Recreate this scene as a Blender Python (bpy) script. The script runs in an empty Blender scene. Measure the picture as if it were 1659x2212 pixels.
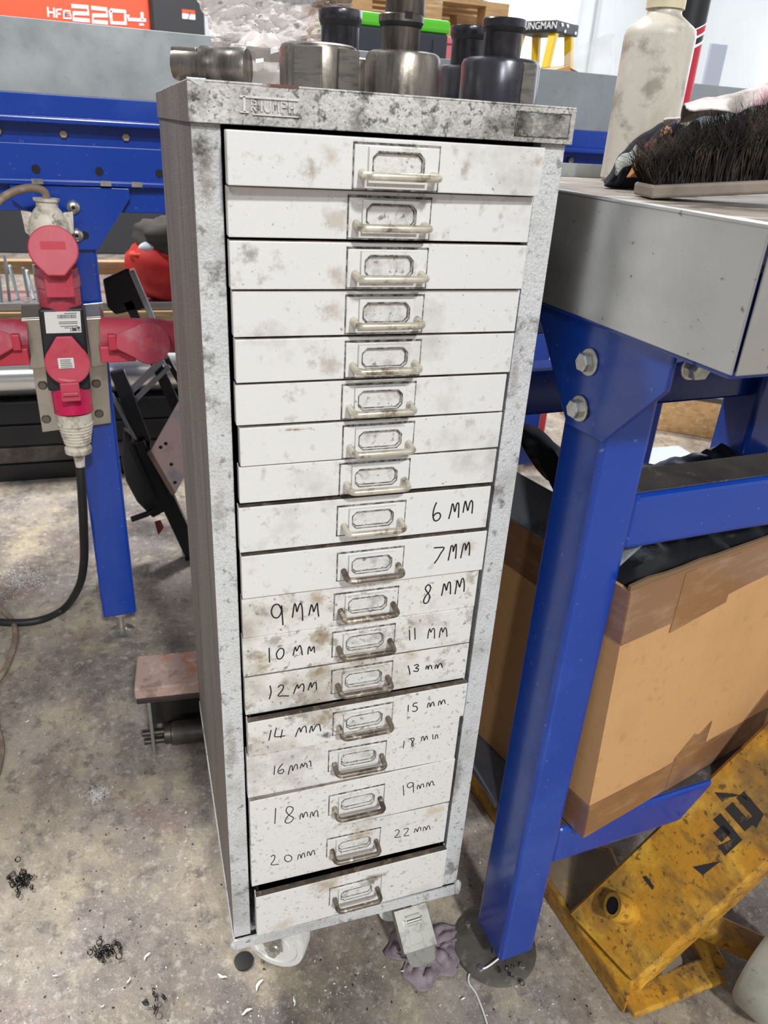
import bpy, bmesh, math, random
from mathutils import Vector, Matrix, noise as mnoise
random.seed(7)
S = bpy.context.scene
COL = S.collection
# ------------------------------------------------------------------ camera
FPX, CX, CY = 1633.43, 829.5, 1106.0
PITCH, YAW, ROLL = -0.4694, 0.3340, 0.0628
CAM = Vector((-0.0471, -0.5726, 0.9664))
_f = Vector((math.sin(YAW)*math.cos(PITCH), math.cos(YAW)*math.cos(PITCH), math.sin(PITCH)))
_r = Vector((math.cos(YAW), -math.sin(YAW), 0)); _u = _r.cross(_f)
RIGHT = math.cos(ROLL)*_r + math.sin(ROLL)*_u
UP = -math.sin(ROLL)*_r + math.cos(ROLL)*_u
cd = bpy.data.cameras.new('camera'); cam = bpy.data.objects.new('camera', cd); COL.objects.link(cam)
cam.matrix_world = Matrix(((RIGHT.x, UP.x, -_f.x, CAM.x), (RIGHT.y, UP.y, -_f.y, CAM.y), (RIGHT.z, UP.z, -_f.z, CAM.z), (0, 0, 0, 1)))
cd.sensor_fit = 'VERTICAL'; cd.sensor_height = 36; cd.sensor_width = 27
cd.lens = 36*FPX/2212; cd.clip_start = .02; cd.clip_end = 60
cd.dof.use_dof = True; cd.dof.focus_distance = .74; cd.dof.aperture_fstop = 14
S.camera = cam
# ------------------------------------------------------------------ world, lamps, exposure
wd = bpy.data.worlds.new('hall_light'); S.world = wd; wd.use_nodes = True
wd.node_tree.nodes['Background'].inputs[0].default_value = (.93, .96, 1, 1)
wd.node_tree.nodes['Background'].inputs[1].default_value = .25
def lamp(name, loc, target, size, power, col=(1, 1, 1)):
    l = bpy.data.lights.new(name, 'AREA'); l.shape = 'DISK'; l.size = size; l.energy = power; l.color = col
    o = bpy.data.objects.new(name, l); COL.objects.link(o); o.location = loc
    o.rotation_euler = (Vector(target)-Vector(loc)).to_track_quat('-Z', 'Y').to_euler()
    return o
lamp('high_bay_lamp', (-1.9, -7.0, 4.6), (0, 0, .6), .55, 130, (1, 1, 1))
lamp('high_bay_lamp', (.5, -6.2, 5.6), (0, 0, .6), .55, 400, (1, 1, .99))
lamp('high_bay_lamp', (-2.6, 2.6, 5.6), (-1.0, 1.8, 0), .7, 330, (1, .99, .97))
lamp('high_bay_lamp', (1.6, 3.6, 5.6), (1.2, 2.4, 0), .7, 260, (.97, .98, 1))
S.view_settings.view_transform = 'Standard'; S.view_settings.look = 'None'
S.view_settings.exposure = .08; S.view_settings.gamma = 1
S.view_settings.use_curve_mapping = False

# ------------------------------------------------------------------ pixel helpers: a pixel is a ray, the plane gives the distance
def ray(u, v): return ((u-CX)/FPX)*RIGHT - ((v-CY)/FPX)*UP + _f
def on_plane(u, v, O, n):
    d = ray(u, v); n = Vector(n); return CAM + d*(n.dot(Vector(O)-CAM)/n.dot(d))
def ony(u, v, y): return on_plane(u, v, (0, y, 0), (0, 1, 0))
def onx(u, v, x): return on_plane(u, v, (x, 0, 0), (1, 0, 0))
def onz(u, v, z): return on_plane(u, v, (0, 0, z), (0, 0, 1))
class Frame:
    def __init__(s, ox, oy, deg):
        a = math.radians(deg); s.a = a; s.O = Vector((ox, oy, 0)); s.x = Vector((math.cos(a), math.sin(a), 0)); s.y = Vector((-math.sin(a), math.cos(a), 0))
    def w(s, u, v, z): return s.O + s.x*u + s.y*v + Vector((0, 0, z))
    def sx(s, u, v, c=0): return on_plane(u, v, s.O+s.x*c, s.x)
    def sy(s, u, v, c=0): return on_plane(u, v, s.O+s.y*c, s.y)
    def M(s): return Matrix.Translation(s.O) @ Matrix.Rotation(s.a, 4, 'Z')
RB = Frame(.318, -.07, 4.2)      # bench on the right
LB = Frame(-.14, .77, 3)       # long bench behind the cabinet

# ------------------------------------------------------------------ materials
def lin(h):
    h = h.lstrip('#'); c = [int(h[i:i+2], 16)/255 for i in (0, 2, 4)]
    return tuple((x/12.92 if x <= .04045 else ((x+.055)/1.055)**2.4) for x in c)+(1,)
MATS = {}
def mat(name, col, rough=.5, metal=0, spots=(), grain=None, bump=0, bumpscale=200, emit=0, alpha=1, trans=0, coat=0, rvar=0, blobs=()):
    """spots: (colour, noise scale, low, high, strength[, stretch xyz]) layered over the base colour."""
    if name in MATS: return MATS[name]
    m = bpy.data.materials.new(name); m.use_nodes = True; MATS[name] = m
    nt = m.node_tree; N = nt.nodes; L = nt.links; b = N['Principled BSDF']
    b.inputs['Base Color'].default_value = lin(col); b.inputs['Roughness'].default_value = rough; b.inputs['Metallic'].default_value = metal
    if coat: b.inputs['Coat Weight'].default_value = coat; b.inputs['Coat Roughness'].default_value = .12
    if trans: b.inputs['Transmission Weight'].default_value = trans
    if alpha < 1: b.inputs['Alpha'].default_value = alpha
    if emit: b.inputs['Emission Color'].default_value = lin(col); b.inputs['Emission Strength'].default_value = emit
    tc = None; prev = None
    def co(stretch=None):
        nonlocal tc
        if tc is None: tc = N.new('ShaderNodeTexCoord')
        if not stretch: return tc.outputs['Object']
        mp = N.new('ShaderNodeMapping'); mp.inputs['Scale'].default_value = stretch; L.new(tc.outputs['Object'], mp.inputs['Vector']); return mp.outputs[0]
    fac_last = None
    for i, s in enumerate(spots):
        c, sc, lo, hi, st = s[:5]; lo = .5+(lo-.5)*.62; hi = .5+(hi-.5)*.62
        n = N.new('ShaderNodeTexNoise'); n.inputs['Scale'].default_value = sc; n.inputs['Detail'].default_value = 6; n.inputs['Roughness'].default_value = .65
        L.new(co(s[5] if len(s) > 5 else None), n.inputs['Vector'])
        if len(s) > 6:
            n.noise_dimensions = '4D'; n.inputs['W'].default_value = s[6]
        else:
            n.noise_dimensions = '4D'; n.inputs['W'].default_value = i*3.7+len(name)
        mr = N.new('ShaderNodeMapRange'); mr.inputs[1].default_value = lo; mr.inputs[2].default_value = hi; mr.inputs[3].default_value = 0; mr.inputs[4].default_value = st
        L.new(n.outputs[0], mr.inputs[0])
        mx = N.new('ShaderNodeMix'); mx.data_type = 'RGBA'; L.new(mr.outputs[0], mx.inputs[0])
        if prev is None: mx.inputs[6].default_value = lin(col)
        else: L.new(prev, mx.inputs[6])
        mx.inputs[7].default_value = lin(c); prev = mx.outputs[2]; fac_last = mr.outputs[0]
    for i, (c, ctr, rad, st, sc) in enumerate(blobs):      # smudges with a place and shape of their own, broken up by noise
        sub = N.new('ShaderNodeVectorMath'); sub.operation = 'SUBTRACT'; L.new(co(), sub.inputs[0]); sub.inputs[1].default_value = ctr
        dv = N.new('ShaderNodeVectorMath'); dv.operation = 'DIVIDE'; L.new(sub.outputs[0], dv.inputs[0]); dv.inputs[1].default_value = rad
        ln = N.new('ShaderNodeVectorMath'); ln.operation = 'LENGTH'; L.new(dv.outputs[0], ln.inputs[0])
        n = N.new('ShaderNodeTexNoise'); n.inputs['Scale'].default_value = sc; n.inputs['Detail'].default_value = 5; n.inputs['Roughness'].default_value = .7; L.new(co(), n.inputs['Vector'])
        ad = N.new('ShaderNodeMath'); ad.operation = 'MULTIPLY_ADD'; L.new(n.outputs[0], ad.inputs[0]); ad.inputs[1].default_value = 2.6; L.new(ln.outputs['Value'], ad.inputs[2])
        mr = N.new('ShaderNodeMapRange'); mr.inputs[1].default_value = 2.2; mr.inputs[2].default_value = 1.5; mr.inputs[3].default_value = 0; mr.inputs[4].default_value = st; L.new(ad.outputs[0], mr.inputs[0])
        mx = N.new('ShaderNodeMix'); mx.data_type = 'RGBA'; L.new(mr.outputs[0], mx.inputs[0])
        if prev is None: mx.inputs[6].default_value = lin(col)
        else: L.new(prev, mx.inputs[6])
        mx.inputs[7].default_value = lin(c); prev = mx.outputs[2]
    if prev is not None: L.new(prev, b.inputs['Base Color'])
    if bump:
        n = N.new('ShaderNodeTexNoise'); n.inputs['Scale'].default_value = bumpscale; n.inputs['Detail'].default_value = 4; L.new(co(grain), n.inputs['Vector'])
        bp = N.new('ShaderNodeBump'); bp.inputs['Strength'].default_value = bump; bp.inputs['Distance'].default_value = .002; L.new(n.outputs[0], bp.inputs['Height']); L.new(bp.outputs[0], b.inputs['Normal'])
    if rvar:
        n = N.new('ShaderNodeTexNoise'); n.inputs['Scale'].default_value = 14; n.inputs['Detail'].default_value = 5; L.new(co(), n.inputs['Vector'])
        mr = N.new('ShaderNodeMapRange'); mr.inputs[1].default_value = .3; mr.inputs[2].default_value = .7; mr.inputs[3].default_value = max(.03, rough-rvar); mr.inputs[4].default_value = rough+rvar
        L.new(n.outputs[0], mr.inputs[0]); L.new(mr.outputs[0], b.inputs['Roughness'])
    return m
def CB(u, v, rx, rz, col, st=.7, sc=90):
    p = ony(u, v, -.008); return (col, (p.x-.14, p.y-.2105, p.z), (rx, .05, rz), st, sc)
BL_TOP = [CB(660, 362, .010, .011, '#a59a8c', .8, 160), CB(535, 545, .010, .008, '#8f8d8a', .8, 160), CB(700, 330, .012, .008, '#b3a797', .6, 90), CB(720, 470, .014, .012, '#b0a493', .6, 90), CB(725, 590, .012, .012, '#a89c8d', .6, 90), CB(712, 670, .012, .010, '#a89c8d', .6, 90), CB(712, 790, .012, .010, '#a89c8d', .6, 90),
  CB(1140, 345, .010, .006, '#a08d75', .7, 120), CB(985, 360, .005, .008, '#9d8b74', .7, 120), CB(640, 930, .016, .0016, '#8c7a5c', .9, 200), CB(1010, 1180, .01, .01, '#b5a890', .6, 90)]
BL_MID = [CB(690, 1300, .012, .010, '#a08a68', .7, 70), CB(700, 1380, .014, .016, '#8c7858', .75, 70), CB(690, 1455, .016, .014, '#8c7858', .75, 70), CB(690, 1545, .022, .014, '#8a765a', .8, 60), CB(800, 1500, .03, .006, '#8a765a', .7, 70), CB(700, 1580, .010, .006, '#3a332c', .85, 120), CB(560, 1440, .012, .012, '#b09d75', .6, 70), CB(895, 1420, .012, .010, '#b09d75', .6, 80), CB(850, 1250, .012, .008, '#a9987c', .6, 80)]
BL_LOW = [CB(780, 1810, .016, .022, '#a08862', .7, 60), CB(700, 1900, .020, .022, '#a08a68', .7, 60), CB(800, 1890, .02, .008, '#6d5b45', .8, 90), CB(940, 1760, .018, .014, '#c0ad85', .6, 60), CB(845, 1908, .004, .003, '#2a2724', .95, 90), CB(610, 1990, .02, .014, '#b3a284', .5, 80)]
BL_FRM = [CB(440, 335, .009, .014, '#4a4038', .9, 130), CB(448, 385, .008, .02, '#7a6a5c', .7, 110), CB(500, 1037, .003, .004, '#3d3730', .95, 200), CB(475, 1120, .008, .03, '#8d857c', .6, 120), CB(1120, 820, .006, .03, '#8d857c', .6, 140), CB(990, 1700, .008, .05, '#7d766e', .7, 110), CB(500, 1640, .008, .05, '#8b8780', .7, 140)]
BROWN, SOOT = '#6d5d4d', '#2b2927'
M_draw = mat('drawer_paint', '#dfdfde', .4, blobs=BL_TOP, spots=((BROWN, 9, .60, .84, .42), ('#8d8378', 60, .62, .78, .45), (SOOT, 240, .72, .80, .6)), bump=.12, bumpscale=300)
M_draw2 = mat('drawer_paint_greasy', '#dfdeda', .45, blobs=BL_MID, spots=(('#8a775c', 13, .50, .76, .6), ('#6b5a48', 45, .58, .72, .55), (SOOT, 150, .64, .74, .65)), bump=.2, bumpscale=260)
M_draw3 = mat('drawer_paint_speckled', '#dfdedb', .45, blobs=BL_LOW, spots=((BROWN, 12, .58, .80, .4), ('#6b6055', 190, .62, .72, .5), (SOOT, 330, .70, .77, .5)), bump=.2, bumpscale=300)
M_frame = mat('frame_paint', '#d2d4d5', .5, blobs=BL_FRM, spots=(('#8b8a87', 12, .46, .80, .6), ('#77736e', 700, .50, .70, .35), ('#4d4741', 90, .62, .74, .6), ('#3a332d', 22, .64, .74, .6)), bump=.6, bumpscale=420)
M_cap = mat('cap_paint', '#d2d0cc', .5, spots=(('#7a756e', 14, .44, .72, .6), ('#8b867f', 650, .48, .70, .4), ('#35322f', 34, .54, .74, .8), ('#252321', 120, .56, .68, .75), ('#1c1b1a', 300, .62, .7, .7)), bump=.6, bumpscale=320)
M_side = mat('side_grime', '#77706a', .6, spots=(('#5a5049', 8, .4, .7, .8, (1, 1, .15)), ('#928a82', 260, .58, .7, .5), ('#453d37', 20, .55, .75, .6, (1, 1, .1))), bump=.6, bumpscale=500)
M_dirt = mat('greasy_dirt', '#4a4641', .9, spots=(('#a8a49e', 200, .42, .62, .85),))
M_lip = mat('dirty_drawer_lip', '#8f867b', .8, spots=(('#4a4239', 40, .42, .6, .8),))
M_lipdark = mat('filthy_drawer_lip', '#5b5046', .85, spots=(('#332c26', 40, .42, .6, .8), ('#8d7a60', 90, .58, .7, .6)))
M_cardpaint = mat('card_slot_paint', '#dad9d6', .45, spots=(('#8b8378', 60, .52, .74, .55), (SOOT, 190, .62, .72, .65)), bump=.4, bumpscale=300)
M_dark = mat('cabinet_inside', '#15161a', .8)
M_tray = mat('tray_steel', '#4a4641', .6, .3, spots=(('#7b746b', 20, .5, .7, .6),))
M_wire = mat('handle_nickel', '#d6cfbe', .34, .55, spots=(('#6d5a44', 60, .54, .68, .8), ('#f2eddf', 40, .52, .7, .7)))
M_wireold = mat('handle_tarnished', '#7f7568', .45, .5, spots=(('#4a4038', 50, .46, .64, .85), ('#e2d8c4', 90, .58, .7, .7)))
M_ink = mat('marker_ink', '#17161c', .6)
M_blue = mat('blue_powder_coat', '#0d3b9a', .24, coat=.35, spots=(('#2f5cb5', 6, .55, .8, .35), ('#8f99b8', 130, .74, .78, .35)), bump=.04, bumpscale=90)
M_bluedust = mat('dusty_blue_top', '#4d4844', .75, spots=(('#2b2a2c', 9, .4, .65, .7), ('#8a8274', 40, .6, .75, .5)))
M_galv = mat('galvanised_sheet', '#aab1b4', .34, .75, spots=(('#c6cbcd', 5, .45, .7, .5), ('#8f989c', 90, .6, .72, .3)), rvar=.08)
M_steel = mat('satin_steel_sheet', '#c3c4c4', .3, .85, spots=(('#a9a9a6', 6, .5, .7, .4), ('#57544f', 120, .72, .77, .7)), rvar=.08)
M_topdirty = mat('dirty_bench_top', '#857b71', .65, .1, spots=(('#4e463e', 12, .4, .66, .7, (.4, 1, 1)), ('#cfc8c0', 30, .56, .7, .6, (.25, 1, 1))), bump=.4, bumpscale=300)
M_zinc = mat('zinc_bolt', '#c9c8c0', .3, .9, spots=(('#8a877e', 60, .5, .7, .6),))
M_floor = mat('concrete_floor', '#a69c92', .5, spots=(('#b9aa8c', 2.2, .42, .68, .65), ('#746b69', 1.7, .44, .68, .85), ('#625857', 5, .46, .74, .65), ('#c4b898', 11, .52, .74, .5), ('#675c57', 18, .48, .70, .55, (1, .5, 1)), ('#4f4744', 42, .54, .72, .55), ('#d6cfc3', 70, .56, .74, .4), ('#7a4a3c', 3.4, .62, .78, .4), ('#e0dbd2', 260, .60, .74, .35), ('#4a4340', 300, .58, .74, .45)), bump=.6, bumpscale=80, rvar=.14)
M_black = mat('black_steel', '#17181b', .35, .3)
M_blackrub = mat('black_rubber', '#1c1c1d', .55)
M_blackplast = mat('black_plastic', '#1f2126', .4)
M_red = mat('red_plug_plastic', '#b53244', .5, spots=(('#c8566a', 8, .45, .7, .5), ('#8d1f33', 40, .62, .75, .4)))
M_reddust = mat('red_plug_dusty', '#ab384c', .6, spots=(('#b0808a', 14, .5, .72, .55),))
M_magenta = mat('magenta_plug', '#c2124f', .35, spots=(('#5d1330', 120, .64, .7, .7),))
M_plugwhite = mat('dirty_white_plug', '#cfc8ba', .5, spots=(('#6e6455', 28, .5, .66, .75), ('#39332c', 90, .64, .72, .6)))
M_sticker = mat('white_sticker', '#dcdcda', .4)
M_print = mat('sticker_print', '#4a4a4c', .5)
M_sstl = mat('brushed_bracket', '#b6b0a6', .3, .85, spots=(('#8d8478', 7, .45, .7, .5),))
M_oilsteel = mat('worn_tool_steel', '#7f7973', .36, .75, spots=(('#4a4643', 60, .44, .62, .8, (1, 1, .08)), ('#33302d', 16, .52, .7, .7, (2, 2, .5)), ('#b8b09f', 40, .55, .7, .6, (1, 1, .2)), ('#c2bd95', 30, .66, .74, .5)), bump=.15, bumpscale=90)
M_blacksteel = mat('blued_tool_steel', '#4b4b52', .26, .7, spots=(('#6a6a70', 60, .45, .7, .5, (1, 1, .1)), ('#2a2a2e', 30, .52, .7, .6)))
M_ground = mat('ground_flat_steel', '#8b8680', .4, .8, spots=(('#5e5a55', 60, .45, .65, .6, (1, 1, 6)),))
M_card = mat('cardboard', '#c79a68', .75, spots=(('#b58a5a', 6, .45, .7, .5), ('#9b7448', 60, .62, .74, .3)), bump=.08, bumpscale=120)
M_cardin = mat('cardboard_edge', '#7a6044', .8)
M_tape = mat('brown_parcel_tape', '#8a6548', .22, coat=.6, spots=(('#a98a70', 12, .5, .7, .5, (1, 1, 3)),), bump=.3, bumpscale=50)
M_yellow = mat('worn_yellow_paint', '#c08a26', .5, spots=(('#e0b040', 18, .48, .64, .7), ('#7a6340', 7, .42, .66, .9), ('#5d4a2e', 34, .50, .70, .6, (1, .4, 1)), ('#3b3226', 110, .60, .70, .7)), bump=.4, bumpscale=120)
M_yeldust = mat('yellow_top_dust', '#7d6c56', .8, spots=(('#a98a44', 16, .58, .7, .8), ('#5a4f44', 8, .45, .65, .7)))
M_decal = mat('black_decal', '#2c2a2b', .6, spots=(('#6a5638', 60, .62, .7, .7),))
M_ladder = mat('ladder_yellow', '#e2bd1c', .4)
M_orange = mat('machine_orange', '#e2512a', .4)
M_machblk = mat('machine_black', '#2b2c31', .45)
M_white = mat('white_lettering', '#eef0f0', .5)
M_wall = mat('wall_white', '#e6e9ea', .6, spots=(('#d8dcdd', 1.2, .4, .7, .5),))
M_glow = mat('daylight_pane', '#eef5ff', .4, emit=3.4)
M_green = mat('green_lid', '#5ec22e', .4)
M_wood = mat('pallet_wood', '#bf9a6c', .7, spots=(('#8a6a48', 5, .45, .7, .6, (1, 8, 8)), ('#e0cfae', 9, .55, .7, .5, (1, 8, 8))))
M_bottle = mat('dirty_plastic_bottle', '#cac4b8', .4, spots=(('#9b8f7c', 14, .40, .70, .75, (1, 1, .6)), ('#6f6455', 40, .52, .74, .6), ('#dcdad2', 12, .56, .7, .6)), bump=.15, bumpscale=80)
M_redtube = mat('red_can', '#b92236', .5)
M_wheel = mat('nylon_wheel', '#e4e4e0', .4, spots=(('#8e8c88', 20, .55, .7, .5),))
M_wheelgrey = mat('grey_wheel', '#a7a79c', .45, spots=(('#7b7a70', 8, .45, .7, .6), ('#4d4942', 30, .62, .72, .5)))
M_ragp = mat('purple_rag', '#93858c', .9, spots=(('#5f4d58', 20, .45, .65, .7),), bump=.4, bumpscale=600)
M_cloth = mat('grimy_cotton', '#cdc3bf', .9, spots=(('#7d7670', 22, .5, .68, .7), ('#c98aa0', 12, .66, .72, .5)), bump=.4, bumpscale=700)
M_clothblk = mat('black_cloth', '#14171f', .9, bump=.4, bumpscale=700)
M_patch = mat('patchwork_print', '#20222e', .9, spots=(('#b57a45', 26, .53, .55, .95), ('#8a7a88', 30, .60, .62, .9), ('#a82850', 40, .64, .655, .9)))
M_bristle = mat('dark_bristle', '#2b2624', .85, spots=(('#5f5349', 40, .54, .7, .7),))
M_board = mat('brush_board', '#8f8377', .7, spots=(('#5c5249', 10, .45, .7, .6),))
M_rust = mat('rusty_tube', '#b0958b', .7, spots=(('#b5672f', 9, .52, .66, .9), ('#c9b6ac', 60, .55, .7, .6), ('#5f4a42', 25, .6, .72, .5)), bump=.3, bumpscale=200)
M_darkpaint = mat('dark_oily_steel', '#3f3a37', .42, .5, spots=(('#5d5753', 15, .5, .7, .6),))
M_plate = mat('pinkish_drilled_plate', '#c4aca6', .6, spots=(('#7d97b0', 10, .6, .7, .5), ('#9d857e', 22, .5, .7, .5)))
M_bag = None
# ------------------------------------------------------------------ mesh helpers
WLOC = {}
class MB:
    def __init__(s): s.v = []; s.f = []
    def add(s, vs, fs):
        k = len(s.v); s.v += [Vector(p) for p in vs]; s.f += [tuple(i+k for i in f) for f in fs]; return s
    def box(s, a, b, M=None):
        x0, y0, z0 = a; x1, y1, z1 = b
        vs = [Vector(p) for p in ((x0,y0,z0),(x1,y0,z0),(x1,y1,z0),(x0,y1,z0),(x0,y0,z1),(x1,y0,z1),(x1,y1,z1),(x0,y1,z1))]
        if M is not None: vs = [M @ p for p in vs]
        return s.add(vs, [(0,3,2,1),(4,5,6,7),(0,1,5,4),(1,2,6,5),(2,3,7,6),(3,0,4,7)])
    def prism(s, pts, d):
        """pts: world polygon, d: extrusion vector"""
        n = len(pts); d = Vector(d); pts = [Vector(p) for p in pts]
        nrm = Vector((0, 0, 0))
        for i in range(n): nrm += pts[i].cross(pts[(i+1) % n])
        if nrm.dot(d) > 0: pts = pts[::-1]
        vs = pts + [p+d for p in pts]
        return s.add(vs, [tuple(range(n)), tuple(range(2*n-1, n-1, -1))]+[(i, i+n, (i+1) % n+n, (i+1) % n) for i in range(n)])
    def lathe(s, prof, base=(0, 0, 0), axis=(0, 0, 1), n=32, cap=True, sq=1):
        """prof: (radius, height) along the axis"""
        ax = Vector(axis).normalized(); ref = Vector((1, 0, 0)) if abs(ax.x) < .8 else Vector((0, 1, 0))
        e1 = (ref-ax*ref.dot(ax)).normalized(); e2 = ax.cross(e1); base = Vector(base); vs = []; fs = []
        for r, h in prof:
            for i in range(n):
                a = 2*math.pi*i/n; vs.append(base+ax*h+e1*(r*math.cos(a))+e2*(r*sq*math.sin(a)))
        for j in range(len(prof)-1):
            for i in range(n):
                k = (i+1) % n; fs.append((j*n+i, j*n+k, (j+1)*n+k, (j+1)*n+i))
        if cap: fs.append(tuple(range(n-1, -1, -1))); fs.append(tuple((len(prof)-1)*n+i for i in range(n)))
        return s.add(vs, fs)
    def cyl(s, p0, p1, r, r1=None, n=24):
        p0 = Vector(p0); p1 = Vector(p1); return s.lathe([(r, 0), (r if r1 is None else r1, (p1-p0).length)], p0, p1-p0, n)
    def tube(s, pts, r, n=8, closed=False):
        pts = [Vector(p) for p in pts]; m = len(pts); vs = []; fs = []; e1 = None
        for i, p in enumerate(pts):
            t = (pts[min(i+1, m-1)]-pts[max(i-1, 0)]).normalized()
            if e1 is None:
                ref = Vector((0, 0, 1)) if abs(t.z) < .8 else Vector((1, 0, 0)); e1 = (ref-t*ref.dot(t)).normalized()
            else: e1 = (e1-t*e1.dot(t)).normalized()
            e2 = t.cross(e1); rr = r[i] if isinstance(r, (list, tuple)) else r
            for k in range(n):
                a = 2*math.pi*k/n; vs.append(p+e1*(rr*math.cos(a))+e2*(rr*math.sin(a)))
        for i in range(m-1):
            for k in range(n):
                l = (k+1) % n; fs.append((i*n+k, i*n+l, (i+1)*n+l, (i+1)*n+k))
        fs.append(tuple(range(n-1, -1, -1))); fs.append(tuple((m-1)*n+k for k in range(n)))
        return s.add(vs, fs)
    def bar(s, p0, p1, w, t, up=(0, 1, 0)):
        """rectangular bar between two points; w across, t along 'up'"""
        p0 = Vector(p0); p1 = Vector(p1); d = (p1-p0).normalized(); u = Vector(up); u = (u-d*u.dot(d)).normalized(); a = d.cross(u)
        q = [p0+a*(w/2)*i+u*(t/2)*j for i, j in ((-1, -1), (1, -1), (1, 1), (-1, 1))]
        return s.prism(q, p1-p0)
    def grid(s, fn, nu, nv):
        vs = [fn(i/(nu-1), j/(nv-1)) for j in range(nv) for i in range(nu)]
        return s.add(vs, [(j*nu+i, j*nu+i+1, (j+1)*nu+i+1, (j+1)*nu+i) for j in range(nv-1) for i in range(nu-1)])
    def hexbolt(s, p, n, r, h, wr=None, wt=.002):
        p = Vector(p); n = Vector(n).normalized()
        if wr: s.lathe([(wr, 0), (wr, wt*.6), (wr*.94, wt)], p, n, 24); p = p+n*wt
        return s.lathe([(r, 0), (r, h*.85), (r*.88, h)], p, n, 6)
def catmull(pts, k=5):
    P = [Vector(p) for p in pts]
    if len(P) < 3: return P
    out = []
    for i in range(len(P)-1):
        p0 = P[max(i-1, 0)]; p1 = P[i]; p2 = P[i+1]; p3 = P[min(i+2, len(P)-1)]
        for j in range(k):
            t = j/k; out.append(.5*((2*p1)+(p2-p0)*t+(2*p0-5*p1+4*p2-p3)*t*t+(3*p1-p0-3*p2+p3)*t**3))
    return out+[P[-1]]
def ribbon(mb, pts, w, nrm, th=.0003):
    """flat pen stroke with a little thickness, lying on the surface with normal nrm"""
    nrm = Vector(nrm).normalized(); m = len(pts); L = []; R = []
    for i in range(m):
        t = (pts[min(i+1, m-1)]-pts[max(i-1, 0)])
        if t.length < 1e-9: t = Vector((1, 0, 0))
        a = nrm.cross(t.normalized())*(w/2); L.append(pts[i]+a); R.append(pts[i]-a)
    vs = []
    for i in range(m): vs += [R[i], L[i], L[i]+nrm*th, R[i]+nrm*th]
    fs = [(3, 2, 1, 0)]
    for i in range(m-1):
        a = 4*i; b = a+4
        for k in range(4): fs.append((a+k, a+(k+1) % 4, b+(k+1) % 4, b+k))
    fs.append((4*m-4, 4*m-3, 4*m-2, 4*m-1))
    mb.add(vs, fs)
def build(name, mb, m, parent=None, bevel=0, smooth=None, seg=2, solid=0, sub=0, fix=True):
    base = WLOC.get(parent.as_pointer(), Vector((0, 0, 0))) if parent else Vector((0, 0, 0))
    if parent is None and mb.v:
        xs = [p.x for p in mb.v]; ys = [p.y for p in mb.v]; zs = [p.z for p in mb.v]
        base = Vector(((min(xs)+max(xs))/2, (min(ys)+max(ys))/2, min(zs)))
    me = bpy.data.meshes.new(name); me.from_pydata([p-base for p in mb.v], [], mb.f)
    if fix:
        bm = bmesh.new(); bm.from_mesh(me); bmesh.ops.recalc_face_normals(bm, faces=bm.faces); bm.to_mesh(me); bm.free()
    me.materials.append(m)
    o = bpy.data.objects.new(name, me); COL.objects.link(o)
    if parent: o.parent = parent
    else: o.location = base
    WLOC[o.as_pointer()] = base
    if smooth is not None:
        for p in me.polygons: p.use_smooth = True
        me.set_sharp_from_angle(angle=math.radians(smooth))
    if solid: md = o.modifiers.new('solid', 'SOLIDIFY'); md.thickness = solid; md.offset = 0
    if sub: md = o.modifiers.new('sub', 'SUBSURF'); md.levels = sub; md.render_levels = sub
    if bevel:
        md = o.modifiers.new('bevel', 'BEVEL'); md.width = bevel; md.segments = seg; md.limit_method = 'ANGLE'; md.angle_limit = math.radians(40)
    return o
def each(name, mbs, m, parent, **k): return [build(name, q, m, parent, **k) for q in mbs]
def tag(o, label=None, cat=None, group=None, kind=None):
    if label: o['label'] = label
    if cat: o['category'] = cat
    if group: o['group'] = group
    if kind: o['kind'] = kind
    return o
def thing(name, loc, label, cat, group=None):
    o = bpy.data.objects.new(name, None); COL.objects.link(o); o.location = loc; o.empty_display_size = .05
    WLOC[o.as_pointer()] = Vector(loc); return tag(o, label, cat, group)
def struct(name, mb, m, **k):
    return tag(build(name, mb, m, **k), kind='structure')
def text_mesh(name, body, M, size, m, parent, depth=.0004):
    cu = bpy.data.curves.new(name, 'FONT'); cu.body = body; cu.size = size; cu.extrude = depth; cu.align_x = 'CENTER'; cu.align_y = 'CENTER'
    t = bpy.data.objects.new(name, cu); COL.objects.link(t); bpy.context.view_layer.update()
    me = bpy.data.meshes.new_from_object(t); bpy.data.objects.remove(t)
    base = WLOC[parent.as_pointer()]; me.transform(Matrix.Translation(-base) @ M); me.materials.clear(); me.materials.append(m)
    o = bpy.data.objects.new(name, me); COL.objects.link(o); o.parent = parent; WLOC[o.as_pointer()] = base
    return o
def basis(o, x, y):
    x = Vector(x).normalized(); y = Vector(y); y = (y-x*y.dot(x)).normalized(); z = x.cross(y); o = Vector(o)
    return Matrix(((x.x, y.x, z.x, o.x), (x.y, y.y, z.y, o.y), (x.z, y.z, z.z, o.z), (0, 0, 0, 1)))
def nz(p, s, seed=0): return mnoise.noise(Vector(p)*s+Vector((seed*7.1, seed*3.3, seed*1.7)))

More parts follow.
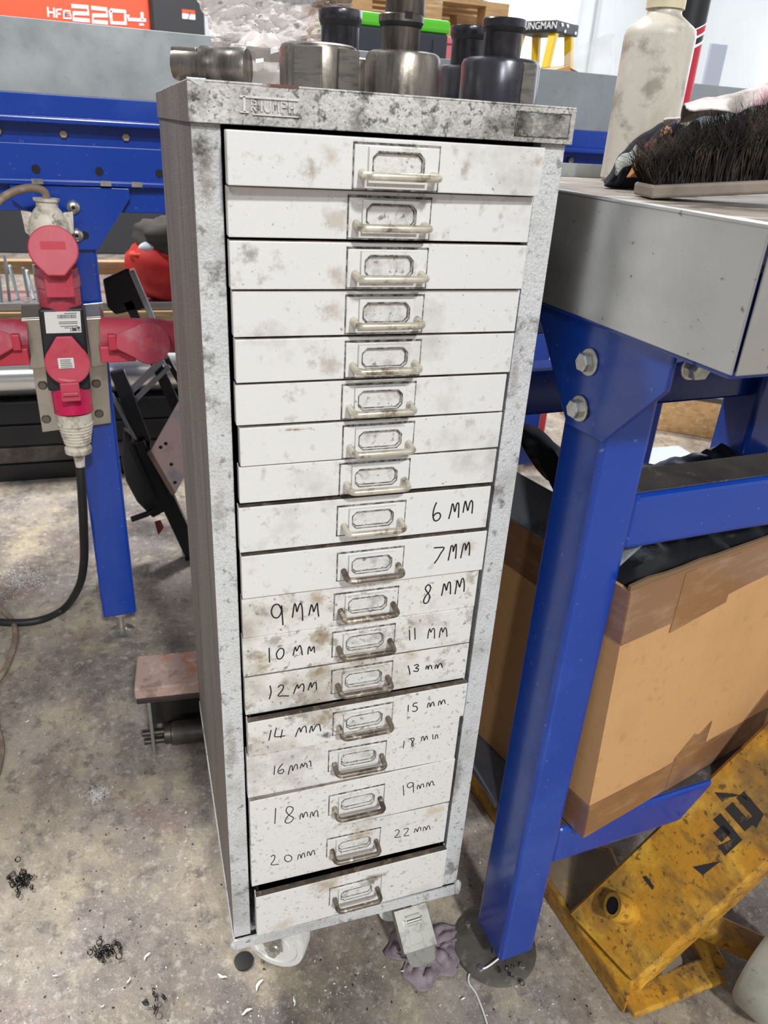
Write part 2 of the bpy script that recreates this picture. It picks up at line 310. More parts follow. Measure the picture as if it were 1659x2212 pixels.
# ------------------------------------------------------------------ the hall
struct('floor', MB().box((-7, -9, -.1), (8, 8.4, 0)), M_floor)
struct('wall_back', MB().box((-7, 8.4, 0), (8, 8.55, 6.5)), M_wall)
struct('wall_right', MB().box((6.2, -9, 0), (6.35, 8.4, 6.5)), M_wall)
struct('trim_2', MB().box((2.6, 8.36, 0), (2.65, 8.4, 6.5)), mat('wall_joint', '#cfd3d4', .6))
struct('trim_1', MB().box((5.2, 8.36, 0), (5.25, 8.4, 6.5)), mat('wall_joint', '#cfd3d4', .6))
def hall_window(name, x0, x1, z0, z1):
    root = build(name, MB().box((x0, 8.36, z0), (x1, 8.39, z1)), M_glow); tag(root, kind='structure')
    b = MB()
    for a in ((x0-.05, z0-.05, x1+.05, z0), (x0-.05, z1, x1+.05, z1+.05), (x0-.05, z0, x0, z1), (x1, z0, x1+.05, z1)): b.box((a[0], 8.33, a[1]), (a[2], 8.4, a[3]))
    build('window_frame', b, mat('window_frame', '#d5dadd', .5), root)
hall_window('window_1', 3.85, 4.95, 1.0, 3.6)
w2 = build('window_2', MB().box((6.13, 2.2, .9), (6.19, 6.6, 4.2)), M_glow); tag(w2, kind='structure')
build('window_frame', MB().box((6.1, 2.1, .82), (6.2, 6.7, .9)).box((6.1, 2.1, 4.2), (6.2, 6.7, 4.28)).box((6.1, 4.36, .9), (6.2, 4.44, 4.2)), MATS['window_frame'], w2)

# ------------------------------------------------------------------ the drawer cabinet
W, D, ZB, ZC, ZT = .28, .421, .10, .9627, .9876
cab = thing('drawer_cabinet', (W/2, D/2, 0), 'tall narrow grimy white steel cabinet of eighteen shallow drawers on castors', 'cabinet')
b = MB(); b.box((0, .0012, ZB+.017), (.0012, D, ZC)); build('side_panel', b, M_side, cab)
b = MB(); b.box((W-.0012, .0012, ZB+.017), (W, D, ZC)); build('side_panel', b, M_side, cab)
build('back_panel', MB().box((.0012, D-.0015, ZB+.017), (W-.0012, D, ZC)), M_side, cab)
for a, c in ((0, .0195), (.2585, W)):
    build('front_stile', MB().box((a, 0, ZB+.017), (c, .0012, ZC)).box((a if a > .1 else c-.0012, 0, ZB+.017), (a+.0012 if a > .1 else c, .012, ZC)), M_frame, cab, bevel=.0006)
build('inner_liner', MB().box((.0015, .013, ZB+.018), (.003, D-.004, ZC-.002)).box((W-.003, .013, ZB+.018), (W-.0015, D-.004, ZC-.002)).box((.003, D-.006, ZB+.018), (W-.003, D-.003, ZC-.002)), M_dark, cab)
# cap lid: a folded tray with slightly dog-eared front corner
b = MB(); x0, x1, y0, y1 = -.0015, W+.0022, -.0058, D+.002
b.box((x0, y0, ZT-.0014), (x1, y1, ZT)); b.box((x0, y0, ZC), (x1, y0+.0014, ZT-.0014)); b.box((x0, y1-.0014, ZC), (x1, y1, ZT-.0014))
build('top_cap', b, M_cap, cab, bevel=.0007)
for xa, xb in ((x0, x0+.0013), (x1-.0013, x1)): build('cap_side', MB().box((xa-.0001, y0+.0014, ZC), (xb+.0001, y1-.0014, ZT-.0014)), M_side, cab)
build('cap_fold', MB().prism([Vector((x0, y0-.0004, ZT)), Vector((x0+.012, y0-.0004, ZT)), Vector((x0+.009, y0-.0004, ZT-.0045))], (0, .0012, .0006)), M_frame, cab)
build('bare_edge', MB().box((.047, y0-.0003, ZT-.0016), (.071, y0+.0012, ZT+.0003)), mat('worn_red_primer', '#6e4a46', .7, spots=(('#b5a6a0', 60, .5, .6, .8),)), cab)
# embossed makers mark and riveted maker's plate on the cap
yF = y0-.0002; e = MB()
def cst(pts, w=.0011): ribbon(e, [Vector((p[0], yF, p[1])) for p in pts], w, (0, -1, 0), .0011)
cst([(.0315, .9795), (.0705, .9795)], .0013); cst([(.0345, .9795), (.0345, .9705)], .0016); cst([(.0315, .9705), (.0375, .9705)], .001); cst([(.040, .9695), (.0705, .9695)], .0008)
lx = .0392; zb_, zt_ = .9715, .9778
for g in ([[(0, 0), (0, 1), (.8, .9), (.8, .6), (0, .5), (.9, 0)]], [[(.3, 0), (.3, 1)]], [[(0, 1), (0, .2), (.3, 0), (.7, 0), (1, .2), (1, 1)]], [[(0, 0), (.1, 1), (.5, .3), (.9, 1), (1, 0)]], [[(0, 0), (0, 1), (.9, .9), (.9, .55), (0, .5)]], [[(0, 0), (0, 1)], [(.9, 0), (.9, 1)], [(0, .5), (.9, .5)]]):
    for st in g: cst([(lx+p[0]*.0036, zb_+p[1]*(zt_-zb_)) for p in st], .00085)
    lx += .0033 if len(g[0]) == 2 and len(g) == 1 else .0055
build('embossed_lettering', e, mat('emboss_paint', '#dedcd8', .45, spots=(('#9a958e', 120, .5, .7, .4),)), cab)
pl = build('maker_plate', MB().box((.2325, y0-.0008, .9668), (.2775, y0, .9832)), mat('sooty_plate', '#8a8782', .6, spots=(('#1f1e1d', 40, .40, .62, .85), ('#b5b2ac', 90, .58, .7, .6)), bump=.8, bumpscale=300), cab, bevel=.0006)
build('plate_rim', MB().box((.2325, y0-.0012, .9668), (.2775, y0-.0006, .9675)).box((.2325, y0-.0012, .9825), (.2775, y0-.0006, .9832)).box((.2325, y0-.0012, .9668), (.2331, y0-.0006, .9832)).box((.2769, y0-.0012, .9668), (.2775, y0-.0006, .9832)), M_dirt, pl)
# base frame
b = MB(); b.box((-.001, -.0045, ZB), (W+.001, -.001, ZB+.0165)); b.box((-.001, -.001, ZB), (W+.001, D, ZB+.003)); b.box((-.001, -.001, ZB+.003), (.001, D, ZB+.0165)); b.box((W-.001, -.001, ZB+.003), (W+.001, D, ZB+.0165))
build('base_frame', b, M_frame, cab, bevel=.0008)
build('weld_bead', MB().lathe([(.0005, -.012), (.004, -.009), (.0052, 0), (.0045, .008), (.0005, .013)], (W+.0005, -.003, ZB+.012), (0, 0, 1), 10), M_frame, cab, smooth=60)
build('weld_bead', MB().lathe([(.0005, -.008), (.003, -.005), (.0035, 0), (.003, .005), (.0005, .008)], (-.001, -.003, ZB+.008), (0, 0, 1), 10), M_frame, cab, smooth=60)
build('runner_rack', (lambda q: ([q.box((.0032, .012+.028*0, z), (.012, D-.01, z+.0012)) for z in [ZB+.05+.0455*k for k in range(18)]], [q.box((W-.012, .012, z), (W-.0032, D-.01, z+.0012)) for z in [ZB+.05+.0455*k for k in range(18)]], q)[2])(MB()), M_tray, cab)
# drawers: x of the left edge, y of the face, top, bottom, yaw  (fitted from the photograph)
DR = [(.0197,-.0269,.8598,.8270,.014),(.0205,-.0125,.8255,.7927,-.006),(.0207,-.0132,.7905,.7573,-.0051),(.0220,-.0098,.7554,.7220,.0016),(.0227,-.0107,.7203,.6871,.0074),(.0223,-.0063,.6844,.6511,.0028),(.0245,-.0065,.6488,.6157,.0169),(.0231,-.0040,.6144,.5815,0),(.0216,-.0060,.5782,.5353,.0036),(.0221,-.0091,.5330,.4900,.0038),(.0220,-.0036,.4861,.4434,.0057),(.0212,-.0044,.4436,.4000,.0052),(.0218,-.0041,.3978,.3527,.0074),(.0220,-.0148,.3521,.3077,.0178),(.0214,-.0021,.3008,.2392,-.0075),(.0223,-.0079,.2395,.1728,.0151),(.0221,-.0043,.1696,.1040,.0027),(.0248,-.0144,.0973,.0313,.0158)]
DW = .231
def octagon(cx, cz, w, h, c): return [(cx-w/2+c, cz-h/2), (cx+w/2-c, cz-h/2), (cx+w/2, cz-h/2+c), (cx+w/2, cz+h/2-c), (cx+w/2-c, cz+h/2), (cx-w/2+c, cz+h/2), (cx-w/2, cz+h/2-c), (cx-w/2, cz-h/2+c)]
DRAWERS = []
for i, (xl, yf, zt, zb, yw) in enumerate(DR):
    zt += .1; zb += .1; F = Matrix.Translation((xl, yf, 0)) @ Matrix.Rotation(yw, 4, 'Z')
    mt = M_draw if i < 10 else (M_draw2 if i < 14 else M_draw3)
    b = MB(); b.box((0, 0, zb), (DW, .0014, zt), F); b.box((0, .0014, zb), (DW, .011, zb+.0014), F); b.box((0, .0014, zb), (.0014, .011, zt), F); b.box((DW-.0014, .0014, zb), (DW, .011, zt), F)
    d = build('drawer', b, mt, cab, bevel=.0009); DRAWERS.append(d)
    if i == 17: tag(d, 'stained lowest drawer pulled slightly open')
    build('top_lip', MB().box((.0006, .0012, zt-.0012), (DW-.0006, .0075, zt+.0002), F), M_lipdark if i in (8, 9, 13, 17) else M_lip, d)
    t = MB(); dep = .37; h = zt-.004
    t.box((.004, .011, zb+.002), (DW-.004, dep, zb+.003), F); t.box((.004, .011, zb+.003), (.005, dep, h), F); t.box((DW-.005, .011, zb+.003), (DW-.004, dep, h), F); t.box((.005, dep-.001, zb+.003), (DW-.005, dep, h), F)
    build('tray', t, M_tray, d)
    # card holder plate with chamfered window, raised middle and lower ears
    H = zt-zb; ptop = zt-(.0042 if H < .04 else (.0075 if H < .055 else .0165)); ph = .0275; pw = .062; px0 = .0855
    ear = MB(); ear.box((px0, -.0012, ptop-ph), (px0+pw, 0, ptop), F)
    hp = build('holder_plate', ear, mt, d, bevel=.0011)
    mid0, mid1 = px0+.0095, px0+pw-.0095
    wc = octagon((mid0+mid1)/2, ptop-.0118, .0365, .0152, .0036); oc = [(mid0, ptop-.0235), (mid1, ptop-.0235), (mid1, ptop-.0235), (mid1, ptop-.0012), (mid1, ptop-.0012), (mid0, ptop-.0012), (mid0, ptop-.0012), (mid0, ptop-.0235)]
    fr = MB(); n = 8; yo, yi = -.0046, -.0012
    vs = [F @ Vector((p[0], yo, p[1])) for p in oc]+[F @ Vector((p[0], yo, p[1])) for p in wc]+[F @ Vector((p[0], yi, p[1])) for p in oc]+[F @ Vector((p[0], yi, p[1])) for p in wc]
    fr.add(vs, [(k, (k+1) % n, n+(k+1) % n, n+k) for k in range(n)]+[(n+k, n+(k+1) % n, 3*n+(k+1) % n, 3*n+k) for k in range(n)]+[(2*n+k, 2*n+(k+1) % n, (k+1) % n, k) for k in range(n)])
    build('card_frame', fr, mt, d, fix=False)
    build('card_slot', MB().prism([F @ Vector((p[0], -.0012, p[1])) for p in wc], (F.to_3x3() @ Vector((0, -1, 0)))*.0003), M_cardpaint, d)
    # greasy dirt packed along the plate edge and round the window
    dl = MB(); g = .0010; P0, P1, Q0, Q1 = px0-g, px0+pw+g, ptop-ph-g, ptop+g
    for a, c in (((P0, Q1-g), (P1, Q1+.0006)), ((P0, Q0), (P1, Q0+g)), ((P0, Q0), (P0+g, Q1)), ((P1-g, Q0), (P1, Q1))): dl.box((a[0], -.0004, a[1]), (c[0], .0001, c[1]), F)
    wl = [F @ Vector((p[0], -.0016, p[1])) for p in wc]; wl = wl+[wl[0]]
    for k in range(8): ribbon(dl, [wl[k], wl[k+1]], .0016, F.to_3x3() @ Vector((0, -1, 0)), .0003)
    wl = [F @ Vector((p[0], yo-.0001, p[1])) for p in octagon((mid0+mid1)/2, ptop-.0118, .0374, .0161, .0038)]; wl = wl+[wl[0]]
    for k in range(8): ribbon(dl, [wl[k], wl[k+1]], .0009, F.to_3x3() @ Vector((0, -1, 0)), .0002)
    build('dirt_line', dl, M_dirt, d)
    # bail handle: two stubs out of the ears and a cross bar
    hz = ptop-.0185; ax, bx = px0+.0055, px0+pw-.0045; out = -.0185; rr = .0055
    path = [(ax, -.001, hz+.001), (ax, out+rr, hz)]+[(ax+rr*(1-math.cos(t)), out+rr-rr*math.sin(t), hz) for t in [k*math.pi/10 for k in range(1, 6)]]+[(bx-rr+rr*math.sin(t), out+rr-rr*math.cos(t), hz) for t in [k*math.pi/10 for k in range(0, 6)]]+[(bx, -.001, hz+.001)]
    build('handle', MB().tube([F @ Vector(p) for p in path], .0028, 12), M_wire if i < 9 else M_wireold, d, smooth=50)
# handwriting traced from the drawer fronts
Z4, Z5, Z6 = (480, 980, 1659/640), (480, 1380, 1659/580), (440, 1750, 1659/620)
INK = [(8, Z4, .0013, [[(1200,272),(1185,310),(1180,350),(1190,375),(1210,370),(1222,350),(1215,332),(1195,335),(1182,350)],[(1268,365),(1280,320),(1288,282),(1295,290),(1302,325),(1312,285),(1320,275),(1325,290),(1322,358)],[(1348,330),(1355,290),(1362,265),(1370,300),(1375,318),(1385,280),(1395,262),(1402,280),(1398,335)]]),
 (9, Z4, .0013, [[(1185,527),(1215,525),(1242,527),(1222,560),(1205,590),(1187,614)],[(1265,598),(1275,550),(1282,517),(1292,520),(1293,548),(1303,515),(1310,508),(1310,540),(1306,588)],[(1335,585),(1345,535),(1353,505),(1362,510),(1362,540),(1375,505),(1382,497),(1385,530),(1382,570)]]),
 (10, Z4, .0013, [[(1165,738),(1150,735),(1137,755),(1150,778),(1162,800),(1152,830),(1135,838),(1127,825),(1140,795),(1158,775),(1167,750),(1160,735)],[(1228,795),(1235,760),(1242,728),(1250,745),(1255,765),(1265,725),(1275,720),(1278,745),(1277,787)],[(1303,787),(1310,745),(1315,708),(1325,735),(1330,745),(1340,705),(1350,700),(1355,730),(1353,772)],
   [(330,870),(315,845),(290,848),(275,880),(285,912),(310,918),(330,890),(332,850)],[(332,850),(336,900),(340,960)],[(393,918),(398,880),(405,840),(413,855),(418,885),(430,850),(440,838),(448,870),(450,935)],[(485,905),(493,870),(500,845),(508,865),(512,885),(525,850),(533,838),(535,870),(540,912)]]),
 (11, Z4, .0011, [[(1048,985),(1050,1045)],[(1078,975),(1080,1040)],[(1150,1035),(1155,1000),(1162,980),(1168,1000),(1178,980),(1188,985),(1188,1035)],[(1215,1030),(1220,995),(1228,975),(1235,1000),(1245,975),(1255,985),(1258,1025)]]),
 (11, Z5, .0012, [[(290,55),(292,145)],[(350,65),(335,90),(342,120),(362,122),(380,95),(378,65),(360,58),(350,65)],[(438,103),(445,70),(452,50),(460,75),(470,55),(480,40),(488,60),(495,100)],[(530,95),(532,60),(540,48),(548,75),(560,55),(568,50),(570,85)]]),
 (12, Z5, .0012, [[(295,288),(302,330),(290,372)],[(345,300),(360,285),(378,290),(372,315),(345,350),(375,352),(412,352)],[(440,340),(455,300),(465,282),(472,305),(485,285),(500,278),(505,300),(500,325)],[(530,318),(540,285),(548,270),(552,300),(565,275),(578,268),(582,290),(582,315)],
   [(1148,165),(1155,190),(1160,220)],[(1185,165),(1205,158),(1212,168),(1195,180),(1212,185),(1205,200),(1180,198)],[(1258,188),(1262,168),(1270,172),(1272,188),(1278,168),(1290,165),(1295,185)],[(1315,185),(1320,162),(1328,165),(1330,182),(1340,158),(1352,152),(1360,178)]]),
 (13, Z5, .0011, [[(302,562),(288,628)],[(335,548),(325,590),(330,605),(390,598)],[(372,560),(362,612)],[(452,605),(465,570),(478,548),(485,575),(495,550),(515,540),(520,580)],[(540,580),(548,545),(555,540),(560,570),(580,535),(600,530),(608,570)],
   [(1150,408),(1148,450)],[(1205,395),(1185,398),(1180,415),(1200,418),(1205,435),(1190,448),(1175,445)],[(1268,425),(1272,400),(1282,398),(1285,420),(1295,395),(1305,392),(1310,415)],[(1335,412),(1340,385),(1350,388),(1352,405),(1362,382),(1372,378),(1378,400)],[(1393,404),(1397,406)]]),
 (14, Z5, .0010, [[(325,785),(320,840)],[(375,770),(350,800),(345,825),(365,832),(380,818),(372,805),(350,818)],[(408,838),(420,790),(432,785),(435,815),(450,780),(462,778),(465,805)],[(482,800),(492,770),(500,790),(512,768),(522,775),(525,795)],[(535,760),(545,755),(548,790)],
   [(1125,630),(1118,675)],[(1150,620),(1180,612),(1185,625),(1170,645),(1175,665)],[(1165,618),(1178,640),(1180,662)],[(1230,632),(1235,605),(1245,608),(1248,628),(1258,605),(1265,600),(1268,622)],[(1300,590),(1302,620)],[(1315,620),(1318,598),(1328,592),(1332,615)]]),
 (15, Z5, .0010, [[(1118,905),(1122,968)],[(1180,890),(1160,888),(1142,905),(1155,920),(1178,905),(1180,890),(1182,950)],[(1205,930),(1208,905),(1218,908),(1222,925),(1230,900),(1242,898),(1245,918)],[(1262,915),(1266,890),(1276,893),(1280,910),(1288,885),(1300,880),(1305,905)],[(1310,902),(1314,904)],
   [(330,1045),(325,1142)],[(420,1035),(402,1040),(395,1065),(415,1090),(440,1105),(425,1130),(400,1138),(388,1125),(405,1095),(430,1070),(438,1045),(420,1035)],[(480,1115),(485,1085),(495,1080),(500,1105),(510,1075),(522,1072),(528,1098)],[(543,1105),(548,1075),(558,1072),(562,1095),(575,1065),(588,1065),(593,1100)]]),
 (16, Z6, .0010, [[(1105,120),(1120,112),(1130,122),(1118,142),(1105,158),(1140,153)],[(1155,110),(1182,105),(1175,125),(1158,148),(1188,145)],[(1218,130),(1222,108),(1230,112),(1235,125),(1242,102),(1252,100),(1255,118)],[(1268,120),(1272,98),(1282,100),(1286,115),(1295,92),(1303,92),(1308,112)],
   [(388,270),(400,260),(412,268),(405,290),(390,315),(435,312)],[(490,258),(472,265),(468,285),(485,298),(505,290),(508,270),(490,258)],[(543,285),(548,260),(558,258),(563,278),(570,252),(580,250),(585,272)],[(598,265),(602,240),(612,245),(618,262),(628,235),(638,235),(642,258)]])]
for di, (ox, oy, sc), w, strokes in INK:
    xl, yf, zt, zb, yw = DR[di]; nrm = Vector((math.sin(yw), -math.cos(yw), 0))
    for side in (0, 1):
        e = MB()
        for st in strokes:
            if (st[0][0] > 700) != bool(side): continue
            pts = [on_plane(ox+p[0]/sc, oy+p[1]/sc, (xl, yf, 0), nrm)+nrm*.0001 for p in st]
            ribbon(e, catmull(pts, 4), w, nrm, .0002)
        if e.v: build('handwriting', e, M_ink, DRAWERS[di])
# castors
def castor(cx, cy, ang, brake=False):
    r = .038; ax = Vector((math.cos(ang), math.sin(ang), 0)); fw = Vector((-ax.y, ax.x, 0)); c = Vector((cx, cy, r))
    b = MB(); b.lathe([(.024, 0), (.024, .003), (.016, .003), (.016, .012), (.024, .012), (.024, .016)], (cx-fw.x*.015, cy-fw.y*.015, .084), (0, 0, 1), 20)
    for s in (-1, 1):
        o = ax*(s*.0165); top = Vector((cx, cy, .085))-fw*.015
        b.prism([c+o-fw*.012, c+o+fw*.012, top+o+fw*.022, top+o-fw*.018], ax*(s*.0022))
    k = build('castor', b, M_zinc, cab, bevel=.0005)
    wmb = MB(); wmb.lathe([(.018, -.0125), (.029, -.0125), (.030, -.0145), (r-.001, -.0145), (r, -.010), (r, .010), (r-.001, .0145), (.030, .0145), (.029, .0125), (.018, .0125)], c, ax, 36)
    wmb.lathe([(.0185, -.0135), (.0185, .0135)], c, ax, 20); build('wheel', wmb, M_wheel, k, smooth=35)
    each('axle_bolt', [MB().hexbolt(c+ax*(s*.0185), ax*s, .0065, .006, .0085, .0015) for s in (1, -1)], M_zinc, k)
    return k
castor(.060, .040, math.radians(-122)); k2 = castor(.228, .060, math.radians(-80)); castor(.055, D-.06, math.radians(-60)); castor(.225, D-.06, math.radians(-60))
# foot brake pedal on the front right castor
A = Vector((.222, .006, .083)); B_ = Vector((.229, -.038, .034)); dl = (B_-A).normalized(); sx_ = Vector((1, .05, 0)).normalized(); up = sx_.cross(dl)*-1
if up.z < 0: up = -up
pm = MB(); hw = .0225
def pp(u, v, h=0): return A + dl*v + sx_*u + up*h
Lp = (B_-A).length
pm.prism([pp(-hw, 0), pp(hw, 0), pp(hw, Lp*.78), pp(-hw, Lp*.78)], up*.0016)
for s in (-1, 1): pm.prism([pp(s*hw, 0), pp(s*hw, Lp*.78), pp(s*hw, Lp*.7, -.012), pp(s*hw, 0, -.012)], sx_*(-s*.0016))
pd = build('brake_pedal', pm, M_zinc, k2, bevel=.0006)
q = MB(); q.prism([pp(-hw*.9, Lp*.75, -.003), pp(hw*.9, Lp*.75, -.003), pp(hw*.75, Lp*1.05, -.006), pp(0, Lp*1.12, -.007), pp(-hw*.75, Lp*1.05, -.006)], up*.002); build('pedal_tongue', q, M_zinc, k2, bevel=.0006)
q = MB(); q.box((-.010, Lp*.14, .0016), (.010, Lp*.17, .003), basis(A, -sx_, dl)); q.cyl(pp(-.010, Lp*.25, .002), pp(.010, Lp*.25, .002), .0022, n=10)
for u in (-.0125, .0105): q.box((u, Lp*.2, .0015), (u+.002, Lp*.3, .005), basis(A, -sx_, dl))
q.box((-.0085, Lp*.32, .0015), (.0085, Lp*.66, .0024), basis(A, -sx_, dl)); build('pedal_latch', q, M_zinc, k2, bevel=.0004)
# ------------------------------------------------------------------ tools standing on the cabinet
def block(px0, px1, y, ztop, label, m, flats=(), mflat=None, r=None, name='die_block'):
    c = (ony(px0, 150, y)+ony(px1, 150, y))/2; R = r or (ony(px1, 150, y)-ony(px0, 150, y)).length/2*.97
    o = build(name, MB().lathe([(R, 0), (R, ztop-ZT-.004), (R-.0015, ztop-ZT-.0012), (R-.004, ztop-ZT)], (c.x, y, ZT), (0, 0, 1), 40), m, smooth=30)
    tag(o, label, 'tooling block', 'steel tooling on the cabinet top')
    for a, w in flats:      # ground flats: angle, width
        d = Vector((math.sin(a), -math.cos(a), 0)); t = Vector((d.y, -d.x, 0)); cc = Vector((c.x, y, 0))+d*(R-.0012)
        q = MB(); q.prism([cc+t*w/2+Vector((0, 0, ZT+.0003)), cc-t*w/2+Vector((0, 0, ZT+.0003)), cc-t*w/2+Vector((0, 0, ztop-.003)), cc+t*w/2+Vector((0, 0, ztop-.003))], d*.0018)
        build('ground_flat', q, mflat or M_ground, o, bevel=.0004)
    return o, Vector((c.x, y, ztop)), R
def punch(c, R, h, label, m, notch=False):
    o = build('punch', MB().lathe([(R*.86, 0), (R*.88, .001), (R*.88, h*.66), (R*.9, h*.70), (R, h*.80), (R, h*.97), (R*.97, h)], c, (0, 0, 1), 40), m, smooth=30)
    tag(o, label, 'punch', 'steel punches on the cabinet top')
    build('dark_groove', MB().lathe([(R*.885, h*.655), (R*.91, h*.67), (R*.985, h*.785), (R*.97, h*.79)], c, (0, 0, 1), 40, cap=False), M_blackrub, o, smooth=60)
    if notch: build('locating_key', MB().box((c[0]-.0028, c[1]-R-.0004, c[2]+h*.86), (c[0]+.0028, c[1]-R+.004, c[2]+h*1.03)), M_dark, o)
    return o
bk1, c1, r1 = block(603, 772, .045, 1.0165, 'worn grey steel block with machined flat beside the plastic bag', M_oilsteel, ((.62, .022), (-.5, .020)))
bk2, c2, r2 = block(790, 948, .045, 1.0165, 'brown stained steel block carrying two stacked punches', M_oilsteel, ())
bk4, c4, r4 = block(1000, 1160, .045, 1.018, 'blued steel block with bright ground strip near the cabinet right end', M_blacksteel, ((.35, .013),))
bk3, c3, r3 = block(938, 1100, .115, 1.0165, 'dark steel block half hidden behind the blued steel block', M_blacksteel, ((-.3, .018),), r=.029)
bk5, c5, r5 = block(690, 812, .125, 1.015, 'steel block hidden behind the worn block with machined flat', M_oilsteel, r=.029)
punch((c2.x-.002, c2.y+.004, c2.z), .0165, .0235, 'worn grey punch with a notched rim, lower of two stacked', M_oilsteel, True)
punch((c2.x+.0005, c2.y+.004, c2.z+.0235), .0163, .024, 'grey punch stacked on top of the notched punch', M_oilsteel)
punch((c4.x+.001, c4.y+.004, c4.z), .0168, .0265, 'blued punch standing on the block with bright ground strip', M_blacksteel)
punch((c3.x-.005, c3.y, c3.z), .0165, .0285, 'blued punch half hidden behind another blued punch', M_blacksteel)
punch((ony(734, 100, .125).x, .125, 1.015), .0175, .033, 'glossy blued punch standing behind the worn block', M_blacksteel)
# punch lying on its side at the left corner
ax = Vector((.90, -.43, .0)).normalized(); e0 = Vector((.001, .125, ZT+.0136)); R = .0135
o = build('stepped_punch', MB().lathe([(R*.80, 0), (R*.84, .002), (R*.84, .0215), (R*1.0, .022), (R*1.0, .030), (R*.985, .0305), (R*.985, .047), (R*1.0, .0475), (R*1.0, .056), (R*.97, .058)], e0, ax, 36), M_oilsteel, smooth=30)
tag(o, 'stepped steel punch lying on its side at the cabinet corner', 'punch')
build('ground_shank', MB().box((-.0005, -.0068, -.0095), (.020, .0068, .0115), basis(e0, ax, Vector((0, 0, 1)).cross(ax))), M_ground, o, bevel=.001)
# crumpled clear packaging bag behind the tools
m = bpy.data.materials.new('clear_plastic_film'); m.use_nodes = True; nt = m.node_tree; N = nt.nodes; L = nt.links; bs = N['Principled BSDF']
bs.inputs['Roughness'].default_value = .22; bs.inputs['Specular IOR Level'].default_value = .6
tc = N.new('ShaderNodeTexCoord'); wv = N.new('ShaderNodeTexWave'); wv.bands_direction = 'Z'; wv.inputs['Scale'].default_value = 6.2; wv.inputs['Distortion'].default_value = 1.2; wv.inputs['Detail'].default_value = 2; L.new(tc.outputs['Object'], wv.inputs['Vector'])
mr = N.new('ShaderNodeMapRange'); mr.inputs[1].default_value = .90; mr.inputs[2].default_value = .93; L.new(wv.outputs['Fac'], mr.inputs[0])
ns = N.new('ShaderNodeTexNoise'); ns.inputs['Scale'].default_value = 60; L.new(tc.outputs['Object'], ns.inputs['Vector'])
mr2 = N.new('ShaderNodeMapRange'); mr2.inputs[1].default_value = .66; mr2.inputs[2].default_value = .72; L.new(ns.outputs[0], mr2.inputs[0])
mx = N.new('ShaderNodeMix'); mx.data_type = 'RGBA'; mx.inputs[6].default_value = lin('#e4dcd8'); mx.inputs[7].default_value = lin('#8f8883'); L.new(mr.outputs[0], mx.inputs[0])
mx2 = N.new('ShaderNodeMix'); mx2.data_type = 'RGBA'; mx2.inputs[7].default_value = lin('#5a4e46'); L.new(mx.outputs[2], mx2.inputs[6]); L.new(mr2.outputs[0], mx2.inputs[0]); L.new(mx2.outputs[2], bs.inputs['Base Color'])
bs.inputs['Alpha'].default_value = .80; M_bag = m
def bagf(u, v):
    yb = .20+.03*math.sin(v*2.4); pL = ony(452+38*max(0, .55-v)*2-34*max(0, v-.6)*2.5, 190-v*215, yb); pR = ony(760-14*(1-v), 205-v*225, yb)
    p = pL.lerp(pR, u)
    c = 0
    for s, a in ((14, .014), (34, .011), (70, .009), (130, .004)): c += a*(abs(nz((p.x*1.3, v*.16, p.z), s, 3))*2-.5)
    return p+Vector((nz(p, 40, 5)*.004, -c-.018*math.sin(u*3.1), nz(p, 35, 9)*.005))
bag = thing('plastic_bag', (.12, .19, ZT), 'crumpled clear plastic packaging bag standing behind the tools', 'plastic bag')
build('bag_film', MB().grid(bagf, 110, 84), M_bag, bag, fix=False, smooth=28)
def bagb(u, v):
    c = ony(572, 150, .13); a = u*math.pi*2; rr = .021*(1+.35*nz((math.cos(a)*2, math.sin(a)*2, v*3), 1.6, 2))*math.sin(max(.05, v)*math.pi*.93)**.6
    return Vector((c.x+rr*math.cos(a)*1.1, .13+rr*math.sin(a), ZT+v*.04+.004*nz((a, v, 1), 3)))
build('crumpled_end', MB().grid(bagb, 26, 16), M_bag, bag, fix=False, smooth=20)

# ------------------------------------------------------------------ right-hand bench
VB, UB = .31, 1.5     # depth and length in its own frame
bench = thing('steel_bench', RB.w(.5, .25, 0), 'blue framed workbench with satin steel edge standing beside the cabinet', 'workbench')
M = RB.M()
b = MB(); b.box((-.012, -.122, .9262), (UB, VB, .929), M); build('bench_top', b, M_topdirty, bench, bevel=.0012)
build('side_skirt', MB().box((-.0125, -.1205, .837), (-.0105, VB, .9285), M), M_steel, bench, bevel=.0008)
build('front_skirt', MB().box((-.0095, -.1228, .837), (UB, -.1208, .9285), M), M_steel, bench, bevel=.0008)
build('edge_highlight', MB().cyl(M @ Vector((-.0115, -.1215, .9275)), M @ Vector((-.0115, VB, .9275)), .0019, n=10), M_steel, bench, smooth=50)
build('rear_upstand', MB().box((-.012, VB-.002, .929), (UB, VB+.001, .943), M), M_galv, bench)
b = MB(); b.box((-.0095, -.118, .833), (UB, -.085, .90), M); b.box((-.0095, -.085, .833), (.02, VB-.02, .90), M); b.box((-.0095, VB-.05, .765), (UB, VB-.01, .90), M)
build('top_frame', b, M_blue, bench, bevel=.002)
